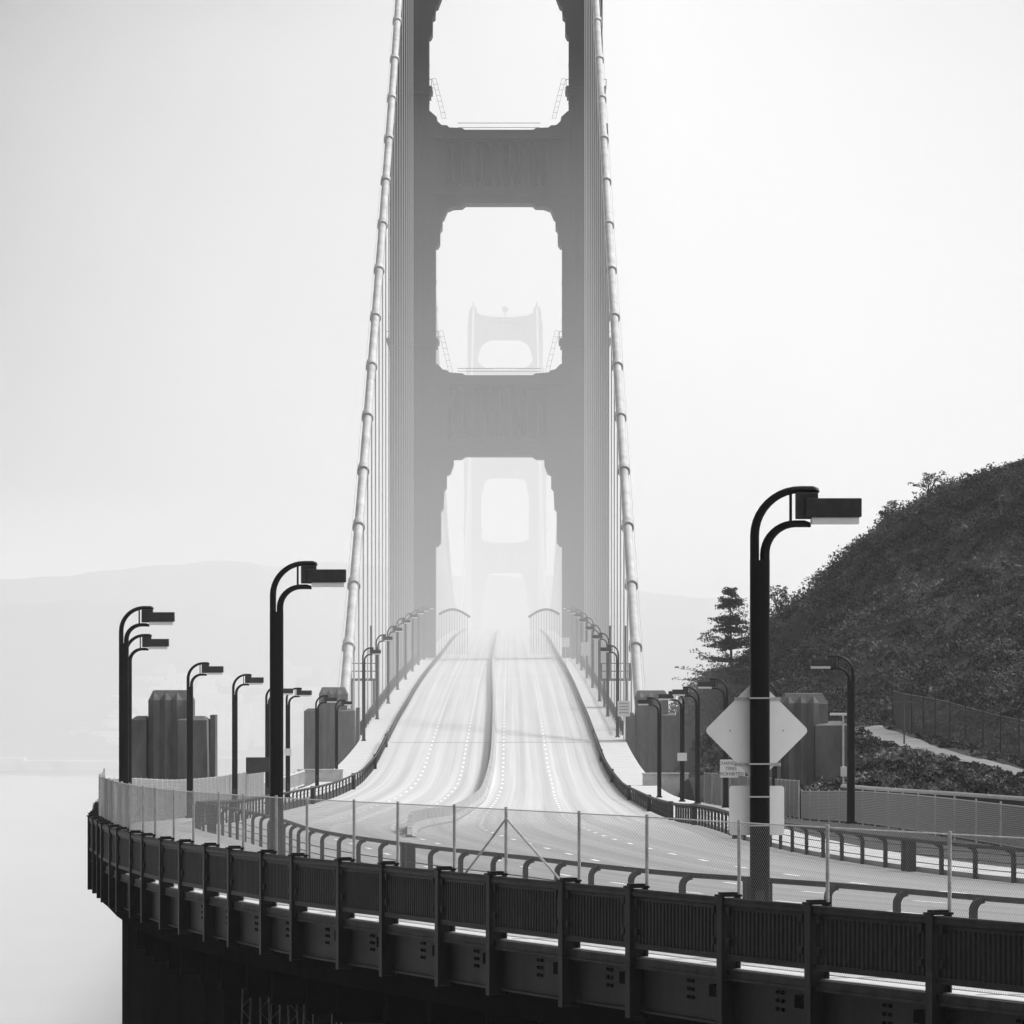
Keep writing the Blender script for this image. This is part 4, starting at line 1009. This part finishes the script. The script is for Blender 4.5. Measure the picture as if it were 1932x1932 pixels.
# ---------------------------------------------------------------- vegetation
def leaf_cloud(cent, rad, nper, size, seed, flat=.75):
    """many small leaf faces spread through clump volumes -> (verts, faces)"""
    r = np.random.default_rng(seed); V = []; n = len(cent)
    tot = n*nper; c = np.repeat(cent, nper, 0); R = np.repeat(rad, nper)[:, None]
    d = r.normal(size=(tot,3)); d /= np.linalg.norm(d, axis=1)[:, None]; rr = r.uniform(.45, 1.0, (tot,1))**.6
    d[:,2] = np.abs(d[:,2])*1.0 - .15
    lump = 1 + .25*np.sin(d[:,0:1]*5+c[:,0:1])*np.cos(d[:,1:2]*4+c[:,1:2]*1.3)
    p = c + d*R*rr*lump*np.array([1,1,flat])
    a = r.normal(size=(tot,3)); a /= np.linalg.norm(a, axis=1)[:, None]; b = np.cross(a, r.normal(size=(tot,3))); b /= np.linalg.norm(b, axis=1)[:, None]
    s = r.uniform(.5, 1.3, (tot,1))*size
    if np.ndim(size) == 0: pass
    q = np.stack([p-a*s, p+b*s*.6, p+a*s, p-b*s*.6], 1).reshape(-1, 3)
    return q
def mesh_np(name, q, m, parent=None):
    me = bpy.data.meshes.new(name); nv = len(q); nf = nv//4
    me.vertices.add(nv); me.vertices.foreach_set('co', q.astype(np.float32).ravel())
    me.loops.add(nv); me.loops.foreach_set('vertex_index', np.arange(nv, dtype=np.int32))
    me.polygons.add(nf); me.polygons.foreach_set('loop_start', np.arange(0, nv, 4, dtype=np.int32))
    try: me.polygons.foreach_set('loop_total', np.full(nf, 4, dtype=np.int32))
    except Exception: pass
    me.update(); me.materials.append(m); o = bpy.data.objects.new(name, me); COL.objects.link(o)
    if parent: o.parent = parent
    return o
# scrub over the hillside
def slope_z(cx, cy):
    return terr(np.stack([cx, cy], 1)) + .35*np.clip((cy-380)/60,0,1)*np.sin(cx*.31+1.3*np.sin(cy*.11))*np.cos(cy*.17+.8*np.sin(cx*.23)) + 1.1*np.sin(cx*.12+cy*.035)*np.cos(cy*.06-cx*.05)*np.clip((cy-380)/60,0,1)
trk = np.concatenate([RDXY[:-1]+(RDXY[1:]-RDXY[:-1])*f for f in (0,.25,.5,.75)])
def pick(N, sd):
    r = np.random.default_rng(sd); cx = r.uniform(17, 112, N); cyy = r.uniform(232, 560, N); zz = slope_z(cx, cyy)
    inv = cx/cyy*9010+960; d = np.min([np.hypot((cx-a[0]), (cyy-a[1])/2.4) for a in trk], 0)
    k = (inv < 2080) & (zz > HC-40) & (d > np.where(r.random(N) < .3, 1.6, 2.4)) & ~((cyy < 262) & (cx < 21)) & ~((cyy > 225) & (cyy < 268) & (np.abs(inv-1750) < 260)) & ~((np.abs(cx-18.4) < 3.2) & (np.abs(cyy-292) < 5))
    return cx[k], cyy[k], zz[k], d[k], r
for nm, N, sd, rlo, rhi, nper, size, mt, lab in (
    ("scrub", 17000, 21, .7, 1.6, 85, .17, 'leaf', "dense dark low scrub covering the steep hillside on the right"),
    ("scrub", 1500, 22, 1.7, 3.4, 520, .16, 'leaf_big', "large rounded dark shrub masses rising out of the hillside scrub"),
    ("dry_scrub", 1500, 23, .5, 1.5, 130, .12, 'leaf_dry', "paler dry brush scattered through the dark hillside scrub")):
    cx, cyy, zz, d, r = pick(N, sd)
    rad = rlo + (rhi-rlo)*r.beta(1.4, 2.2, len(cx)); pat = np.sin(cx*.21+cyy*.05)+np.sin(cyy*.12-cx*.09)
    if nm == "scrub" and rhi > 2: kk = (cyy > 375) & (d > 9) & (pat > -1.0); cx, cyy, zz, d, rad = cx[kk], cyy[kk], zz[kk], d[kk], rad[kk]
    rad = np.where((cyy < 345) | (d < 7), np.minimum(rad, 1.0)*np.where(d < 3, .5, np.where(d < 9, .65, .85)), rad)
    rad = np.where((d < 14) & (cyy < 330) & (d > 2), np.minimum(rad, .5), rad)
    q = leaf_cloud(np.stack([cx, cyy, zz-rad*.15], 1), rad, nper, size, sd, .9); tag(mesh_np(nm, q, M[mt]), lab, "scrub", kind="stuff")
    print(nm, len(cx), len(q)//4)
ex = []
for i in range(len(rd)-1):
    for k in range(8):
        f = rng.random(); q = [rd[i][j]+(rd[i+1][j]-rd[i][j])*f for j in range(4)]; a = -q[3]*rng.uniform(.42, .85)
        X, Y = (q[0]-960)*q[2]/9010+a*.42, q[2]+a*1.8; ex.append((X, Y, gz(X, Y)+.05))
ex = np.array(ex); q = leaf_cloud(ex, rng.uniform(.2, .5, len(ex)), 90, .10, 77, .9)
tag(mesh_np("track_edge_scrub", q, M['leaf']), "ragged low brush along the lower edge of the dirt track", "scrub", kind="stuff")
# near scrub below the deck beyond the right fence
n2 = 900; cx = rng.uniform(17, 34, n2); cy2 = rng.uniform(150, 262, n2); ok = np.array([x > XRo(y)+.9 for x, y in zip(cx, cy2)]); cx, cy2 = cx[ok], cy2[ok]
zz = terr(np.stack([cx, cy2], 1)); rad = rng.uniform(.35, .8, len(cx)); q = leaf_cloud(np.stack([cx, cy2, zz], 1), rad, 50, .10, 9)
o = mesh_np("ground_cover", q, M['leaf_dry']); tag(o, "low weeds growing behind the thin posted fence at the right pavement edge", "weeds", kind="stuff")

def tree(label, X, Y, z, h, cr, kind, seed, group=None, zc=None):
    r = random.Random(seed); t = empty("tree" if kind != 'conifer' else "conifer_tree", (X, Y, z)); tag(t, label, "tree", group)
    tk = MB(); tops = []
    if kind == 'conifer':
        tk.tube([(0,0,-.5),(.1,0,h*.5),(0,0,h*.97)], [.28,.16,.03], 7)
        cents = []; rads = []
        nl = 25
        for k in range(nl):
            f = min(.97, max(.08, .08+.88*k/(nl-1)+r.uniform(-.035,.035))); R = cr*(1-f)**.7*(.55+.65*r.random())+.15
            for j in range(8):
                a = 2*math.pi*(j+r.random()*1.4)/8+k*1.3; L = R*(.4+.85*r.random())
                e = Vector((math.cos(a)*L, math.sin(a)*L, f*h+.12*L+r.uniform(-.45,.45)))
                tk.tube([(0,0,f*h),(e.x*.5,e.y*.5,f*h+.05*L),tuple(e)], [.06,.04,.012], 5)
                for q_ in range(6):
                    w_ = .15+.85*q_/5; cents.append((e.x*w_, e.y*w_, f*h+(e.z-f*h)*w_)); rads.append(.22+.15*(1-w_)+.4*r.random()**2)
        for k in range(210):
            f = r.random()**1.2*.85+.08; a = r.random()*6.28; L = cr*.95*(1-f)**.8*r.random()**.5
            cents.append((math.cos(a)*L, math.sin(a)*L, f*h+.1*L+r.uniform(-.3,.3))); rads.append(.35+.5*r.random())
        tk.build("trunk", M['bark'], t)
        q = leaf_cloud(np.array(cents), np.array(rads), 24, .10, seed, .7); mesh_np("crown", q, M['leaf_tree'], t)
    else:
        cents = []; rads = []
        tk.tube([(0,0,-.5),(.12*h*r.uniform(-1,1),0,h*.35),(0,0,h*.6)], [.16,.1,.05], 6)
        for j in range(9):
            a = 2*math.pi*j/9+r.random(); L = cr*(.5+.6*r.random()); e = Vector((math.cos(a)*L, math.sin(a)*L, h*(.5+.45*r.random())))
            tk.tube([(0,0,h*.3),(e.x*.4,e.y*.4,h*.3+(e.z-h*.3)*.6),tuple(e)], [.06,.04,.012], 5)
            for q_ in range(4): w_ = .55+.15*q_; cents.append((e.x*w_+r.uniform(-.2,.2), e.y*w_, h*.3+(e.z-h*.3)*w_**.6)); rads.append(cr*(.16+.2*r.random()))
        tk.build("trunk", M['bark'], t)
        q = leaf_cloud(np.array(cents), np.array(rads), 26, .10, seed, .6); mesh_np("crown", q, M['leaf_tree'], t)
    return t
X, Y = (1378-960)*470/9010, 470
tree("windswept conifer on the ridge foot just left of the largest lamp pole", X, Y, gz(X, Y)-.5, RZ(1112,470)-gz(X, Y)+.5, 6.2, 'conifer', 11)
for x, D, yt, cr, lb in ((1754,505,886,1.1,"small umbrella-shaped tree highest up the hill crest"),(1676,503,938,.9,"small tree on the crest below the umbrella-shaped one"),(1470,500,1098,1.0,"bushy little tree leaning from the crest right of the largest lamp pole")):
    X, Y = (x-960)*D/9010, D; g_ = gz(X, Y)
    tree(lb, X, Y, g_, max(2.2, RZ(yt, D)-g_), cr*1.5, 'bush', int(x), "small trees on the hill crest")
for i, (x, y, D, rr, lb) in enumerate([(1660,1460,292,1.5,"round bush nearest the lone right lamp below the dirt track"),(1742,1466,285,1.7,"dark bush directly below the foot of the utility pole"),(1838,1474,280,1.5,"pale topped bush between track and guard wall"),(1908,1482,276,1.4,"bush at the right picture edge above the guard wall")]):
    X, Y = (x-960)*D/9010, D; z = gz(X, Y); t = empty("bush", (X, Y, z)); tag(t, lb, "bush", "bushes below the dirt track")
    r_ = np.random.default_rng(i+40); c = r_.normal(size=(16,3))*np.array([rr*.5,rr*.5,rr*.22]); c[:,2] = np.abs(c[:,2])+.1
    mesh_np("foliage", leaf_cloud(c, r_.uniform(.3,.6,16), 90, .09, 50+i, .8), M['leaf'] if i != 2 else M['leaf_dry'], t)
    MB().tube([(0,0,-.3),(.1,0,rr*.5)], [.08,.03], 5).build("stem", M['bark'], t)

# ---------------------------------------------------------------- air: haze box and the fog bank over the strait
def vol(name, dens, g=.0, alb=1.0):
    m = bpy.data.materials.new(name); m.use_nodes = True; t = m.node_tree; t.nodes.clear()
    o = t.nodes.new('ShaderNodeOutputMaterial'); v = t.nodes.new('ShaderNodeVolumePrincipled')
    v.inputs['Color'].default_value = (alb, alb, alb, 1); v.inputs['Density'].default_value = dens; v.inputs['Anisotropy'].default_value = g
    t.links.new(v.outputs[0], o.inputs['Volume']); return m
HZ = MB().box(-2600, 2600, -26, 6600, -16, HC+175).build("haze", vol("haze_air", .00010)); tag(HZ, kind="stuff")
fb = MB(); W_ = 900
def sec(bt, bm, bb, o=0):
    return [(275+o,-4),(405+o,HC-4),(512+o,HC+18),(640+o*.7,HC+50),(740+o*.5,HC+84),(850+o*.2,HC+125),(900+o*.2,HC+152),(bt,HC+150),(bm,HC+60),(bb,-4)]
secs = [(-900, sec(1000,1080,1100)), (-130, sec(1000,1100,1150)), (-58, sec(1250,1650,1850)), (12, sec(1250,1650,1850)), (48, sec(1250,1650,1850,170)), (900, sec(1250,1650,1850,170))]
n = 10; vs = [(X, y, z) for X, p_ in secs for y, z in p_]; fs = [tuple(range(n)), tuple(range(5*n, 6*n))]
for k in range(5): fs += [(k*n+i, k*n+(i+1)%n, (k+1)*n+(i+1)%n, (k+1)*n+i) for i in range(n)]
fb.add(vs, fs)
FB = fb.build("fog_bank", vol("fog_air", .00175)); tag(FB, "white fog bank drifting over the strait and round the bridge towers", "fog", kind="stuff")
import bmesh
for o in (FB, HZ):
    bm = bmesh.new(); bm.from_mesh(o.data); bmesh.ops.recalc_face_normals(bm, faces=bm.faces[:]); bm.to_mesh(o.data); bm.free()
